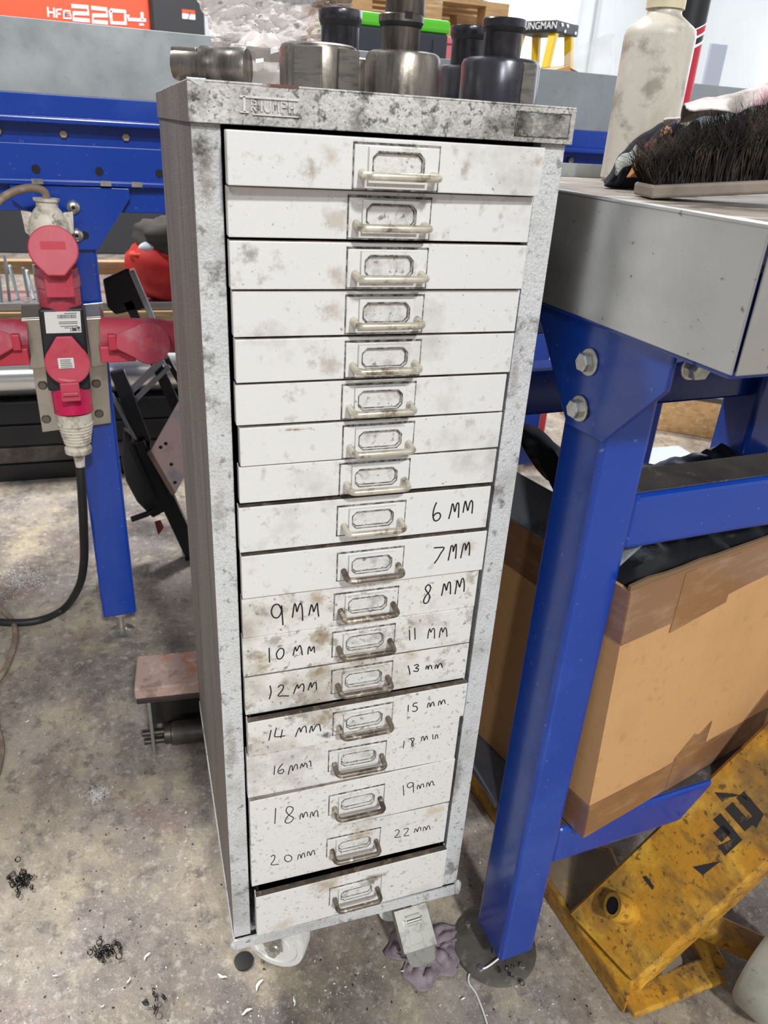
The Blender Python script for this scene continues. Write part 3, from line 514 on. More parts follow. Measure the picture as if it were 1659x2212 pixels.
for u0, v0 in ((0, 0), (.44, VB-.075), (1.35, 0), (1.35, VB-.075)):
    b = MB(); b.box((u0, v0, .04), (u0+.05, v0+.062, .86), M); lg = build('leg', b, M_blue, bench, bevel=.006, seg=3)
    ft = MB(); c = M @ Vector((u0+.025, v0+.031, 0)); ft.lathe([(.054, 0), (.055, .002), (.054, .006), (.046, .008)], (c.x-.003, c.y+.012, 0), (0, 0, 1), 48); ft.cyl(c+Vector((0, 0, .008)), c+Vector((0, 0, .042)), .0075, n=16); ft.hexbolt(c+Vector((0, 0, .008)), (0, 0, 1), .013, .009)
    build('levelling_foot', ft, mat('foot_steel', '#7b7770', .5, .6, spots=(('#4b4742', 14, .45, .66, .7), ('#a8a49b', 60, .6, .7, .5))), lg, smooth=35)
    each('foot_bolt', [MB().hexbolt((c.x-.003+.043*math.cos(a), c.y+.012+.043*math.sin(a), .0075), (0, 0, 1), .0042, .0035) for a in (.6, 2.2, 3.8, 5.2)], M_zinc, lg)
b = MB(); b.box((.05, .003, .628), (1.35, .055, .6855), M); build('upper_rail', b, M_blue, bench, bevel=.006, seg=3)
build('rail_dust', MB().box((.052, .008, .6852), (1.34, .053, .6862), M), M_bluedust, bench)
b = MB(); b.box((.05, .003, .198), (1.35, .055, .2565), M); build('lower_rail', b, M_blue, bench, bevel=.006, seg=3)
build('rail_dust', MB().box((.052, .008, .2562), (1.34, .053, .2572), M), M_bluedust, bench)
b = MB(); b.box((.05, VB-.07, .198), (1.35, VB-.02, .2565), M); build('lower_rail', b, M_blue, bench, bevel=.004)
b = MB(); b.box((-.005, VB-.055, .668), (1.4, VB-.006, .722), M); build('rear_rail', b, M_blue, bench, bevel=.004)
build('shelf_board', MB().box((.0, .063, .248), (1.3, VB+.05, .2565), M), mat('shelf_grey', '#6c6f78', .6, spots=(('#474a52', 7, .45, .7, .6),)), bench)
# gusset plate with two flanged hex bolts
gp = [(.117, .835), (-.060, .835), (-.060, .806), (-.0015, .7435), (.049, .7415), (.114, .818)]
b = MB(); b.prism([M @ Vector((-.0048, p[0], p[1])) for p in gp], RB.x*.0045); gu = build('gusset_plate', b, M_blue, bench, bevel=.001)
each('bolt_slot', [MB().lathe([(.0058, 0), (.0058, .0006)], M @ Vector((-.0050, v, z)), -RB.x, 16) for v, z in ((.026, .7605), (.0285, .8015))], M_dark, gu)
each('flange_bolt', [MB().hexbolt(M @ Vector((-.0052, v, z)), -RB.x, .0082, .0072, .0118, .0022) for v, z in ((.032, .8025), (.0335, .7615))], M_zinc, gu, bevel=.0004)
bo = MB(); bo.hexbolt(M @ Vector((.012, -.062, .825)), -RB.y, .008, .010, .010, .002); build('flange_bolt', bo, M_zinc, bench)

# things on the right-hand bench
pb = Vector((.474, .187, .929))
o = thing('plastic_bottle', pb, 'tall grimy off white plastic bottle with cream cap on the bench', 'bottle')
build('bottle_body', MB().lathe([(.031, 0), (.0345, .004), (.0345, .132), (.0335, .138), (.0305, .141), (.0180, .150), (.0165, .152), (.0165, .160)], pb, (0, 0, 1), 48), M_bottle, o, smooth=40)
build('screw_cap', MB().lathe([(.0185, 0), (.0185, .022), (.017, .024)], pb+Vector((0, 0, .1555)), (0, 0, 1), 32), mat('cream_cap', '#d6cbab', .5, spots=(('#a99d80', 40, .5, .7, .5),)), o, smooth=30)
pc = Vector((.566, .275, .929))
o = thing('striped_tube', pc, 'tall red and black striped tube standing behind the plastic bottle', 'tube')
Hs = ((0, .134, M_redtube), (.134, .137, M_white), (.137, .143, M_blackplast), (.143, .1455, M_white), (.1455, .152, M_redtube), (.152, .1535, M_white), (.1535, .30, M_blackplast))
for a, c_, mm in Hs:
    q = MB().lathe([(.0205, a), (.0205, c_)], pc, (0, 0, 1), 40)
    for p in q.v:
        if .01 < p.z-pc.z < .29: p.z += .45*(p.x-pc.x)      # the stripes run slantwise round the tube
    build('tube_band', q, mm, o, smooth=30)
# brush head lying on its board, bristles up, with rags thrown over it
s0 = onz(1405, 430, .9297); dirx = Vector((math.cos(-.28), math.sin(-.28), .095)).normalized(); diry = Vector((0, 0, 1)).cross(dirx).normalized(); dz = dirx.cross(diry); BM = basis(s0, dirx, diry)
br = thing('broom_head', s0, 'dark bristled broom head lying bristles up on the bench', 'broom head')
build('broom_board', MB().box((0, 0, 0), (.30, .042, .0095), BM), M_board, br, bevel=.002)
bm_ = MB(); rnd = random.Random(3)
for k in range(9500):
    x = rnd.random()**1.3*.29+.003; y = rnd.random()*.036+.003; edge = max(0, .05-x)/.05
    h = (.034+.040*min(1, x/.12))*(.72+.40*rnd.random()); lean = Vector((-.15*edge*rnd.random()+rnd.gauss(0, .10+.16*edge), (-.5 if y < .016 else .1)*rnd.random()*.5+rnd.gauss(0, .12), 1)).normalized()
    p = Vector((x, y, .009)); md = p+lean*h*.5; t = md+(lean+Vector((rnd.gauss(0, .55+.4*edge), rnd.gauss(0, .5+.4*edge), rnd.gauss(0, .15)))).normalized()*h*.5
    w = .0004; sd = Vector((rnd.gauss(0, 1), rnd.gauss(0, 1), 0)).normalized()*w
    bm_.add([BM @ (p-sd), BM @ (p+sd), BM @ (md-sd), BM @ (md+sd), BM @ t], [(0, 1, 3, 2), (2, 3, 4)])
bo = build('bristles', bm_, M_bristle, br, fix=False); bo['kind'] = 'stuff'
def clothgrid(name, m, label, fn, nu, nv, th=.0016, group=None):
    o = build(name, MB().grid(fn, nu, nv), m, None, fix=False, smooth=60, solid=th, sub=1); return tag(o, label, 'rag', group)
# the rags heaped at the left end of the board, between it and the bottle
g0 = onz(1360, 412, .9295); sg = Vector((g0.x-CAM.x, g0.y-CAM.y, 0)).normalized()
def RG(u, v, back=0): return on_plane(u, v, g0+sg*back, sg)
def lerp2(pts, t):
    t = min(max(t, 0), .9999)*(len(pts)-1); i = int(t); f = t-i; return (pts[i][0]*(1-f)+pts[i+1][0]*f, pts[i][1]*(1-f)+pts[i+1][1]*f)
topl = [(1309, 398), (1326, 372), (1340, 340), (1362, 312), (1395, 286), (1425, 268), (1470, 258), (1510, 262)]; botl = [(1309, 402), (1325, 409), (1345, 414), (1368, 419), (1392, 424), (1420, 424), (1460, 420), (1510, 412)]
def rag3(u, v):
    vv = min(v, .72)/.72; a = lerp2(botl, u); t = lerp2(topl, u); q = (a[0]+(t[0]-a[0])*vv, a[1]+(t[1]-a[1])*vv)
    p = RG(q[0], q[1], .022+.035*u-.012*math.sin(vv*3.14)); p.z = max(p.z, .9302)
    if v > .72: w_ = (v-.72)/.28; p = p+sg*(.055*w_); p.z = max(.9302, p.z-(p.z-.9302)*w_**2)
    return p+Vector((.003*nz(p, 60, 4), .004*nz(p, 55, 8), .003*abs(nz(p, 50, 2))))
clothgrid('black_rag', M_clothblk, 'bunched black cloth rag between the bottle and broom head', rag3, 40, 30)
tp1 = [(1478, 226), (1492, 222), (1520, 214), (1560, 207), (1600, 196), (1659, 178), (1730, 166), (1790, 160)]; bt1 = [(1484, 238), (1505, 240), (1535, 236), (1568, 240), (1592, 247), (1612, 234), (1665, 226), (1790, 214)]
def rag1(u, v):
    vv = min(v, .6)/.6; a = lerp2(bt1, u); t = lerp2(tp1, u); q = (a[0]+(t[0]-a[0])*vv, a[1]+(t[1]-a[1])*vv)
    p = on_plane(q[0], q[1], s0+sg*(-.004+.055*u+.018*vv-.005*math.sin(u*19)*(1-vv)), sg)
    if v > .6: w_ = (v-.6)/.4; p = p+sg*(.04*w_)+Vector((0, 0, -.012*w_*w_))
    return p+Vector((.003*nz(p, 60, 1), .004*nz(p, 70, 2), .004*nz(p, 55, 3)*vv))
clothgrid('cotton_rag', M_cloth, 'grimy off white cotton rag draped over the broom bristles', rag1, 60, 20)
lft = [(1352, 384), (1368, 352), (1383, 325), (1400, 306), (1432, 272), (1455, 260)]; rgt = [(1380, 384), (1408, 376), (1422, 350), (1432, 328), (1448, 300), (1478, 272)]
def r2(u, v, off=0):
    a = lerp2(lft, u); t = lerp2(rgt, u); q = (a[0]+(t[0]-a[0])*v, a[1]+(t[1]-a[1])*v); return RG(q[0], q[1], .004+.012*u-.006*math.sin(v*3.14)-off)
def rag2(u, v):
    p = r2(u, v); return p+Vector((.002*nz(p, 60, 4), .002*nz(p, 60, 6), .002*nz(p, 60, 2)))
clothgrid('printed_rag', M_patch, 'dark rag printed with orange and mauve patches beside the bristles', rag2, 26, 14)
def rag4(u, v):
    q = (1432+74*u, 270-24*u+(24-8*abs(2*u-1))*(v-.5)+8*math.sin(u*3.1)); p = RG(q[0], q[1], .012+.02*v+.01*u); return p+Vector((0, .003*nz(p, 60, 1), .003*nz(p, 60, 3)))
clothgrid('pale_rag', mat('pale_pink_cloth', '#e0d3cd', .9, spots=(('#a5948c', 30, .55, .7, .6), ('#b03560', 30, .66, .7, .8)), bump=.4, bumpscale=600), 'small pale pink rag tucked under the cotton rag', rag4, 20, 10)
def rag5(u, v):
    q = (1330+46*u, 366-48*u*.9+26*(v-.5)-6*math.sin(u*6)); p = RG(q[0], q[1], .0-.004*math.sin(v*3.1)); return p+Vector((0, 0, .002*nz(p, 80, 3)))
clothgrid('felt_scrap', mat('grey_felt', '#b9bab9', .95, spots=(('#8c8d8c', 90, .5, .6, .7),), bump=.8, bumpscale=700), 'scrap of grey felt sticking out of the printed rag', rag5, 14, 8, .003)

# ------------------------------------------------------------------ cardboard box on the lower shelf
z0 = .2585; cA = RB.w(.069, -.016, z0); BF = Frame(cA.x, cA.y, 15)
bx = thing('cardboard_box', BF.w(.2, .15, z0), 'large taped cardboard box with torn open top under the bench', 'box'); BMx = BF.M()
hb = .335; wb, db = .48, .235; BMx = Matrix(((1, 0, -.05, .05*z0), (0, 1, 0, 0), (0, 0, 1, 0), (0, 0, 0, 1))) @ BMx
b = MB(); b.box((0, 0, z0), (wb, .004, z0+hb), BMx); build('front_wall', b, M_card, bx)
build('end_wall', MB().box((0, .004, z0), (.004, db, z0+hb), BMx), M_card, bx); build('end_wall', MB().box((wb-.004, .004, z0), (wb, db, z0+hb), BMx), M_card, bx)
build('rear_wall', MB().box((.004, db-.004, z0), (wb-.004, db, z0+hb-.05), BMx), M_card, bx); build('box_floor', MB().box((.004, .004, z0), (wb-.004, db-.004, z0+.004), BMx), M_card, bx)
# taped borders: irregular strips
def tape(pts, face='f', th=.0006):
    q = MB(); q.prism([BMx @ (Vector((p[0], -.0002, p[1])) if face == 'f' else Vector((-.0002, p[0], p[1]))) for p in pts], (BF.y if face == 'f' else BF.x)*-th); build('parcel_tape', q, M_tape, bx)
zt = z0+hb
tape([(0, zt-.062), (.09, zt-.060), (.20, zt-.050), (.33, zt-.044), (.47, zt-.040), (.47, zt), (0, zt)]); tape([(.075, zt-.072), (.165, zt-.062), (.17, zt-.001), (.08, zt-.001)], th=.0012)
tape([(0, z0+.001), (.34, z0+.001), (.34, z0+.048), (.22, z0+.050), (.12, z0+.046), (0, z0+.052)]); tape([(.14, z0+.001), (.2, z0+.001), (.205, z0+.085), (.185, z0+.072), (.175, z0+.078), (.145, z0+.052)], th=.0012)
tape([(0, z0+.001), (.09, z0+.001), (.09, z0+.052), (0, z0+.052)], 's'); tape([(0, zt-.06), (.3, zt-.06), (.3, zt), (0, zt)], 's')
# torn flaps and the dark liner bag rising out of the box
fl = MB(); tp = [(0, 0)]+[(.47*k/18, .004+.007*abs(nz((k*.7, 1, 2), 1.3))) for k in range(19)]+[(.47, 0)]
fl.prism([BMx @ Vector((p[0], .0005, zt+p[1])) for p in tp], BF.y*.003); build('torn_edge', fl, M_cardin, bx)
def liner(u, v):
    p = BMx @ Vector((.006+u*.46, .012+v*.21, zt-.016)); e = min(u, 1-u, v, 1-v)
    rise = .105*math.exp(-((u-.02)/.14)**2-((v-.85)/.5)**2)
    return p+Vector((0, 0, min(.02, e*.15)+rise+.011*abs(nz(p, 22, 3))+.006*nz(p, 60, 7)))
build('liner_sheet', MB().grid(liner, 44, 30), mat('black_film', '#15171a', .42, spots=(('#5d636b', 9, .58, .72, .5, (1, 1, 3)),)), bx, fix=False, smooth=25)
fl = MB(); fl.box((-.002, 0, 0), (.0025, .24, .055), BMx @ Matrix.Translation((-.002, .03, zt)) @ Matrix.Rotation(math.radians(62), 4, 'Y'))
build('dusty_flap', fl, mat('dusty_flap', '#8f9298', .7, spots=(('#4a4d52', 14, .5, .66, .7),)), bx)
# ------------------------------------------------------------------ long blue bench behind the cabinet
MLB = LB.M(); U0, U1, VD = -1.6, 2.6, .62
rb = thing('long_bench', LB.w(.4, .3, 0), 'long blue steel bench with tall galvanised edge behind the cabinet', 'workbench')
build('edge_panel', MB().box((U0, 0, .9825), (U1, .0022, 1.0748), MLB).box((U0, .0022, 1.0725), (U1, .02, 1.0748), MLB), M_galv, rb, bevel=.0008)
build('bench_deck', MB().box((U0, .004, .972), (U1, VD, .978), MLB), M_galv, rb)
build('side_rail', MB().box((U0, -.004, .953), (U1, .03, .9825), MLB).box((U0, .016, .9), (U1, .024, .953), MLB).box((U0, .002, .867), (U1, .022, .917), MLB).box((U0, .01, .822), (U1, .05, .862), MLB), M_blue, rb, bevel=.0015)
build('rail_lip', MB().box((U0, -.014, .9445), (U1, .004, .9535), MLB), M_blue, rb, bevel=.003, seg=3)
build('rail_lip', MB().box((U0, -.008, .861), (U1, .004, .8685), MLB), M_blue, rb, bevel=.002, seg=3)
for k in range(-3, 14):
    u = .0175+.0895*k; build('rail_bolt', MB().hexbolt(LB.w(u, .0155, .931), -LB.y, .0062, .0045), mat('dull_bolt', '#9b8f80', .5, .6), rb); build('rail_hole', MB().lathe([(.0062, 0), (.0062, .0008)], LB.w(u-.0445, .0015, .882), -LB.y, 14), M_dark, rb)
each('retaining_clip', [MB().box((u, -.0095, .862), (u+.016, -.0075, .8695), MLB) for u in (-.035, .062, .108, .26, .45)], M_zinc, rb)
for u0, v0 in ((-.018, .006), (-1.3, .006), (1.2, .006), (-.018, .5), (1.2, .5)):
    lg = build('leg', MB().box((u0, v0, .061), (u0+.064, v0+.06, .86), MLB), M_blue, rb, bevel=.005, seg=3)
    c = LB.w(u0+.032, v0+.03, 0); ft = MB(); ft.lathe([(.026, 0), (.026, .004), (.012, .009), (.0085, .012), (.0085, .066)], c, (0, 0, 1), 20); ft.hexbolt(c+Vector((0, 0, .048)), (0, 0, 1), .016, .012)
    build('levelling_foot', ft, M_zinc, lg, smooth=35)
g = MB(); g.prism([LB.w(u, -.0035, z) for u, z in ((-.066, .861), (.104, .859), (.104, .845), (.048, .767), (-.02, .767), (-.045, .822), (-.066, .838))], LB.y*.004); gu = build('gusset_plate', g, M_blue, rb, bevel=.001)
each('dome_bolt', [MB().lathe([(.0105, 0), (.0105, .002), (.0085, .005), (.004, .0065)], LB.w(u, -.0036, z), -LB.y, 20) for u, z in ((.019, .83), (.019, .789))], M_zinc, gu, smooth=40)
s_ = MB(); s_.lathe([(.0062, 0), (.0062, .0006)], LB.w(.031, -.0036, .789), -LB.y, 14); build('bolt_slot', s_, M_dark, gu)
each('hex_recess', [MB().lathe([(.003, 0), (.003, .0006)], LB.w(.019, -.0101, z), -LB.y, 6) for z in (.83, .789)], M_dark, gu)

# ------------------------------------------------------------------ red socket distributor on the bench leg
Y0 = -.085
def Q(u, v, c=Y0): return LB.sy(u, v, c)
def rp(n, p): return n*(Vector(p)-CAM).dot(_f)/FPX
ds = thing('socket_distributor', Q(140, 760, -.02), 'black power distributor with red round sockets bolted to the bench leg', 'power distributor')
fwd = -LB.y
g = MB(); g.prism([Q(p[0], p[1], -.004) for p in ((50, 668), (222, 652), (240, 912), (92, 932))], fwd*.004); build('bracket_plate', g, M_sstl, ds, bevel=.0006)
for pts in (((46, 690), (86, 688), (98, 792), (64, 796)), ((186, 688), (218, 686), (227, 788), (198, 792))):
    w = [Q(p[0], p[1], -.045) for p in pts]; g = MB(); g.prism(w, fwd*.003)
    g.prism([w[0], w[1], w[1]-fwd*.037+Vector((0, 0, .012)), w[0]-fwd*.037+Vector((0, 0, .012))], Vector((0, 0, .002))); g.prism([w[3], w[2], w[2]-fwd*.037, w[3]-fwd*.037], Vector((0, 0, -.002)))
    build('strap', g, M_sstl, ds, bevel=.0006)
each('bracket_screw', [MB().lathe([(.0075, 0), (.0075, .0015), (.0055, .004)], Q(p[0], p[1], -.008), fwd, 16) for p in ((92, 832), (208, 828), (100, 905), (214, 893))], mat('dull_screw', '#77716a', .4, .8), ds, smooth=40)
w = [Q(p[0], p[1], -.075) for p in ((82, 668), (181, 664), (197, 842), (104, 846))]; g = MB(); g.prism(w, -fwd*.062); build('housing', g, M_blackplast, ds, bevel=.004, seg=3)
w = [Q(p[0], p[1], -.0758) for p in ((95, 674), (173, 672), (176, 718), (100, 720))]; g = MB(); g.prism(w, fwd*.0008); st = build('rating_label', g, M_sticker, ds)
tx = (w[1]-w[0]).normalized(); ty = (w[0]-w[3]).normalized(); q = MB(); W_ = (w[1]-w[0]).length; H_ = (w[0]-w[3]).length
def strip(q, a, c, e, f): q.prism([w[3]+tx*(W_*x)+ty*(H_*y)+fwd*.0009 for x, y in ((a, c), (e, c), (e, f), (a, f))], fwd*.0003)
rr = random.Random(2)
x = .35
while x < .88: dx = rr.choice((.008, .014, .02)); strip(q, x, .68, x+dx, .86); x += dx+rr.choice((.01, .016))
for yv in (.90, .50, .42, .30, .22): strip(q, .25+.3*rr.random(), yv, .9, yv+.03)
strip(q, .68, .06, .96, .27)
build('label_print', q, M_print, st)
Mt = basis(w[3]+tx*(W_*.82)+ty*(H_*.165)+fwd*.0013, -tx, -ty); text_mesh('label_letters', 'PCE', Mt, .011, M_sticker, st, .0002)
def lid(c, n, r, tip, m, lab=None, th=.007, hinge=True):
    """round snap lid with a pointed hinge tongue towards 'tip'"""
    c = Vector(c); n = Vector(n).normalized(); t = Vector(tip)-c; t = (t-n*t.dot(n)); L = t.length; t.normalize(); s = n.cross(t); pts = []
    a0 = math.radians(48)
    for k in range(33):
        a = a0+(2*math.pi-2*a0)*k/32; pts.append(c+t*(r*math.cos(a))+s*(r*math.sin(a)))
    pts += [c+t*L-s*r*.34, c+t*L+s*r*.34]
    g = MB(); g.prism([p-n*th for p in pts], n*th); o = build('socket_lid', g, m, ds, bevel=.002, seg=3); return o
def sock(p0, p1, r0, r1, m, name='socket_body'):
    p0 = Vector(p0); p1 = Vector(p1); L = (p1-p0).length
    return build(name, MB().lathe([(r0, 0), (r0, L*.55), (r0*1.06, L*.58), (r1*1.06, L*.8), (r1, L*.82), (r1, L)], p0, p1-p0, 32), m, ds, smooth=35)
hk = lambda p, up: None
# upper socket and plug
pA = Q(133, 668, -.045); pB = Q(121, 575, -.05); r = rp(42, pA); sock(pA, pB, r, r, M_reddust)
g = MB(); c = Q(128, 612, -.085); g.box((-.020, -.020, -.004), (.020, .026, .006), basis(c, LB.x, Vector((0, 0, 1)))); g.box((-.012, .014, .004), (.012, .020, .010), basis(c, LB.x, Vector((0, 0, 1)))); build('hinge_block', g, M_red, ds, bevel=.0015)
lc = Q(115, 537, -.095); lid(lc, (fwd*.9+Vector((0, 0, .42))), rp(51, lc), Q(124, 605, -.09), M_red)
e_ = Vector((0, 0, 1)); q = MB(); n_ = (fwd*.9+Vector((0, 0, .42))).normalized(); Mx = basis(lc+n_*.0002, LB.x, e_); q.box((-.017, -.014, 0), (.017, .010, .0005), Mx); build('lid_panel', q, mat('lid_panel_red', '#c74a58', .5), ds)
pU = Q(113, 560, -.05); pT = Q(100, 428, -.05); Lu = (pT-pU).length; r = rp(40, pT)
build('plug_shell', MB().lathe([(r*1.05, 0), (r*1.05, Lu*.52), (r*.95, Lu*.66), (r*.72, Lu*.80), (r*.56, Lu*.86), (r*.56, Lu*.93), (r*.68, Lu*.96), (r*.68, Lu)], pU, pT-pU, 32), M_plugwhite, ds, smooth=35)
for sgn in (-1, 1):
    a = pU.lerp(pT, .58)+LB.x*(sgn*r*.80); b2 = MB(); b2.prism([a+e_*.016, a+e_*.018+LB.x*sgn*.014, a-e_*.012+LB.x*sgn*.012, a-e_*.022], LB.y*.012); build('plug_lug', b2, M_plugwhite, ds, bevel=.001)
# right and left sockets
for sg, x0_, x1_, xl_ in ((1, 218, 392, 322), (-1, 58, -110, -45)):
    pA = Q(x0_, 722 if sg > 0 else 728, -.04); pB = Q(x1_, 728 if sg > 0 else 722, -.05); r = rp(37, pA); sock(pA, pB, r, r*.94, M_reddust)
    lc = Q(xl_, 742, -.10); lid(lc, (fwd+e_*.25), rp(44, lc), Q(xl_-sg*72, 738, -.095), M_reddust)
    q = MB(); q.box((-.007, -.009, 0), (.007, .009, .0006), basis(lc+(fwd+e_*.25).normalized()*.0003, LB.x, e_)); build('lid_panel', q, MATS['lid_panel_red'], ds)
    c = Q(xl_-sg*80, 738, -.092); g = MB(); g.box((-.006, -.012, -.006), (.006, .012, .008), basis(c, LB.x, e_)); build('hinge_block', g, M_red, ds, bevel=.0015)
    c = Q(x0_+sg*2, 748, -.06); g = MB(); g.box((-.004, -.022, -.03), (.050, .004, .02), basis(c, LB.x*sg, e_)); build('socket_flange', g, M_red, ds, bevel=.002)
# front socket lid with label
lc = Q(146, 786, -.092); lid(lc, fwd+e_*.12, rp(46, lc), Q(138, 728, -.092), M_red)
sock(Q(146, 786, -.07), lc-fwd*.008, rp(42, lc), rp(42, lc), M_red)
g = MB(); Mx = basis(lc+(fwd+e_*.12).normalized()*.0002+LB.x*-.002, LB.x, e_); g.box((-.0115, -.0095, 0), (.0115, .0095, .0006), Mx); st = build('lid_sticker', g, M_sticker, ds)
q = MB()
for k in range(6): q.box((-.009+.002*rr.random(), -.008+.0028*k, .0006), (.006+.003*rr.random(), -.007+.0028*k, .0009), Mx)
build('sticker_print', q, M_print, st)
g = MB(); c = Q(152, 845, -.10); g.box((-.014, -.016, -.012), (.014, .014, .004), basis(c, LB.x, e_)); g.box((-.012, -.006, .002), (.012, .0, .009), basis(c, LB.x, e_)); build('hinge_block', g, M_red, ds, bevel=.0015)
# lower plug with ribbed grip
pA = Q(152, 835, -.05); pB = Q(160, 889, -.055); r = rp(40, pA)
build('plug_collar', MB().lathe([(r*.98, 0), (r, .01), (r, (pB-pA).length)], pA, pB-pA, 32), M_magenta, ds, smooth=35)
pC = Q(171, 985, -.055); Lc = (pC-pB).length; pr = [(r*.92, 0), (r*.88, Lc*.2)]
for k in range(7): f0 = .22+.07*k; rr_ = r*(.88-.035*k); pr += [(rr_, Lc*f0), (rr_*1.06, Lc*(f0+.015)), (rr_*1.06, Lc*(f0+.035)), (rr_*.97, Lc*(f0+.05))]
pr += [(r*.62, Lc*.74), (r*.72, Lc*.80), (r*.70, Lc*.90), (r*.32, Lc*.98), (r*.28, Lc*1.1), (r*.24, Lc*1.28)]
build('plug_grip', MB().lathe(pr, pB, pC-pB, 32), M_plugwhite, ds, smooth=35)
# cables
pE = pB+(pC-pB)*1.24
def onfl(u, v, r=.0075): return onz(u, v, r)
path = catmull([pE, Q(177, 1060, -.055), Q(181, 1150, -.035), Q(181, 1215, .02), Q(170, 1268, .07), onfl(138, 1315, .010), onfl(85, 1340, .0085), onfl(20, 1345, .0085), onfl(-70, 1338, .0085), onfl(-200, 1350, .0085)], 8)
o = build('power_cable', MB().tube(path, .0078, 12), M_blackrub, None, smooth=60); tag(o, 'thick black power cable hanging from the distributor onto the floor', 'cable')
path = catmull([pT+Vector((0, 0, -.004)), Q(96, 414, -.052), Q(70, 406, -.055), Q(35, 412, -.06), Q(0, 432, -.065), Q(-40, 475, -.07), Q(-70, 560, -.07), Q(-80, 700, -.08), onfl(-160, 1200, .006), onfl(-120, 1290, .006), onfl(-30, 1300, .006), onfl(22, 1335, .006), onfl(33, 1378, .006), onfl(14, 1440, .006), onfl(-14, 1490, .006), onfl(-8, 1570, .006), onfl(2, 1620, .006), onfl(-20, 1700, .006), onfl(-90, 1760, .006)], 7)
o = build('supply_cable', MB().tube(path, .0058, 10), mat('brown_cable', '#7a6a5a', .6, spots=(('#a99a86', 30, .5, .65, .6),)), None, smooth=60); tag(o, 'thinner brown cable looping from the upper plug to the floor', 'cable')

# ------------------------------------------------------------------ stock stored under the long bench
zs = [0, .052, .101, .164, .232]
for k in range(4):
    b = MB(); b.box((-1.6, 1.62+.006*k, zs[k]+.0005), (.46, 1.78, zs[k+1]-.0005), Matrix.Translation((0, 0, 0)))
    o = build('steel_profile', b, M_black if k != 1 else M_darkpaint, None, bevel=.004, seg=3)
    tag(o, ['black steel bar lying on the floor under the long bench', 'oily steel bar second from the floor in the stack', 'black steel bar third from the floor in the stack', 'black steel bar directly beneath the silver pipe'][k], 'steel bar', 'steel bars stacked under the long bench')
o = build('silver_pipe', MB().lathe([(.0605, 0), (.0605, 2.0), (.055, 2.0), (.055, 1.9)], (-1.55, 1.70, .293), (1, 0, 0), 40), mat('silver_pipe', '#d8d9d8', .22, .8), None, smooth=35); tag(o, 'fat shiny silver pipe lying on the stacked steel bars', 'pipe')
zr = .44
rk = thing('timber_rack', (-.5, 1.95, 0), 'low timber and steel rack with galvanised pins behind the pipe', 'rack')
build('batten', MB().box((-1.5, 1.80, zr-.055), (.35, 1.85, zr), None), M_wood, rk, bevel=.002); build('batten', MB().box((-1.5, 2.06, zr+.06), (.35, 2.1, zr+.10), None), M_wood, rk, bevel=.002)
build('steel_tray', MB().box((-1.5, 1.83, zr+.002), (.35, 2.1, zr+.006)).box((-1.5, 1.82, zr+.002), (.35, 1.83, zr+.022)), M_galv, rk)
for k in range(26):
    x = -.75+.022*k+.008*random.random(); pn = MB(); pn.cyl((x, 1.88+.12*random.random(), zr+.006), (x, 1.88+.12*random.random(), zr+.08+.05*random.random()), .0045, n=8); build('galvanised_pin', pn, M_galv, rk, smooth=40)
for x in (-1.45, -.5, .3): each('post', [MB().box((x, 1.86, 0), (x+.05, 1.91, zr-.055)), MB().box((x, 2.05, 0), (x+.05, 2.09, zr+.06))], M_wood, rk)
# red tool bag
tb = thing('tool_bag', (.03, 1.97, zr+.006), 'red and black fabric tool bag lying on the rack', 'bag')
def lump(c, s, seed, amp=.18, n=22):
    def f(u, v):
        a = u*2*math.pi; t = v*math.pi; d = Vector((math.cos(a)*math.sin(t), math.sin(a)*math.sin(t), math.cos(t))); k = 1+amp*nz(d, 1.7, seed)+amp*.4*nz(d, 4, seed)
        return Vector((c[0]+d.x*s[0]*k, c[1]+d.y*s[1]*k, max(zr+.0065, c[2]+d.z*s[2]*k)))
    return MB().grid(f, n, n)
build('bag_body', lump((.055, 1.96, zr+.10), (.11, .10, .10), 1), mat('red_fabric', '#c22520', .7, bump=.3, bumpscale=90), tb, fix=False, smooth=60)
build('bag_flap', lump((.045, 1.93, zr+.14), (.085, .06, .03), 2, .3), mat('orange_red_fabric', '#d9452a', .7), tb, fix=False, smooth=60)
build('bag_lid', lump((.085, 1.95, zr+.19), (.10, .08, .06), 4, .35), mat('charcoal_fabric', '#46423f', .85), tb, fix=False, smooth=60)
build('bag_patch', lump((.02, 1.905, zr+.165), (.035, .02, .02), 5, .1), mat('pale_patch', '#d5dbe6', .8), tb, fix=False, smooth=60)
build('bag_trim', MB().tube(catmull([ony(304, 590, 1.9), ony(318, 566, 1.89), ony(345, 572, 1.89), ony(372, 590, 1.9)], 5), .006, 8), MATS['orange_red_fabric'], tb, smooth=60)

# folded black machine stand leaning behind the cabinet
sd = thing('folding_stand', (.03, 1.1, 0), 'folded black steel machine stand leaning behind the cabinet', 'stand')
def K(u, v, y=1.12): return ony(u, v, y)
build('head_plate', MB().prism([K(222, 605), K(274, 580), K(290, 586), K(322, 665), K(250, 680), K(232, 664)], (0, .012, 0)), M_black, sd, bevel=.003)
build('folded_rim', MB().bar(K(284, 582, 1.115), K(332, 694, 1.115), .012, .03), mat('edge_grey_steel', '#8d9096', .3, .7), sd, bevel=.002)
build('arm', MB().bar(K(276, 650, 1.13), K(300, 700, 1.13), .018, .02), M_black, sd); build('arm', MB().bar(K(252, 800, 1.12), K(312, 955, 1.10), .030, .02), M_black, sd, bevel=.002)
build('cross_strut', MB().bar(K(262, 866, 1.13), K(352, 776, 1.13), .013, .012), MATS['edge_grey_steel'], sd, bevel=.001); build('cross_strut', MB().bar(K(276, 880, 1.135), K(366, 790, 1.135), .010, .012), MATS['edge_grey_steel'], sd, bevel=.001)
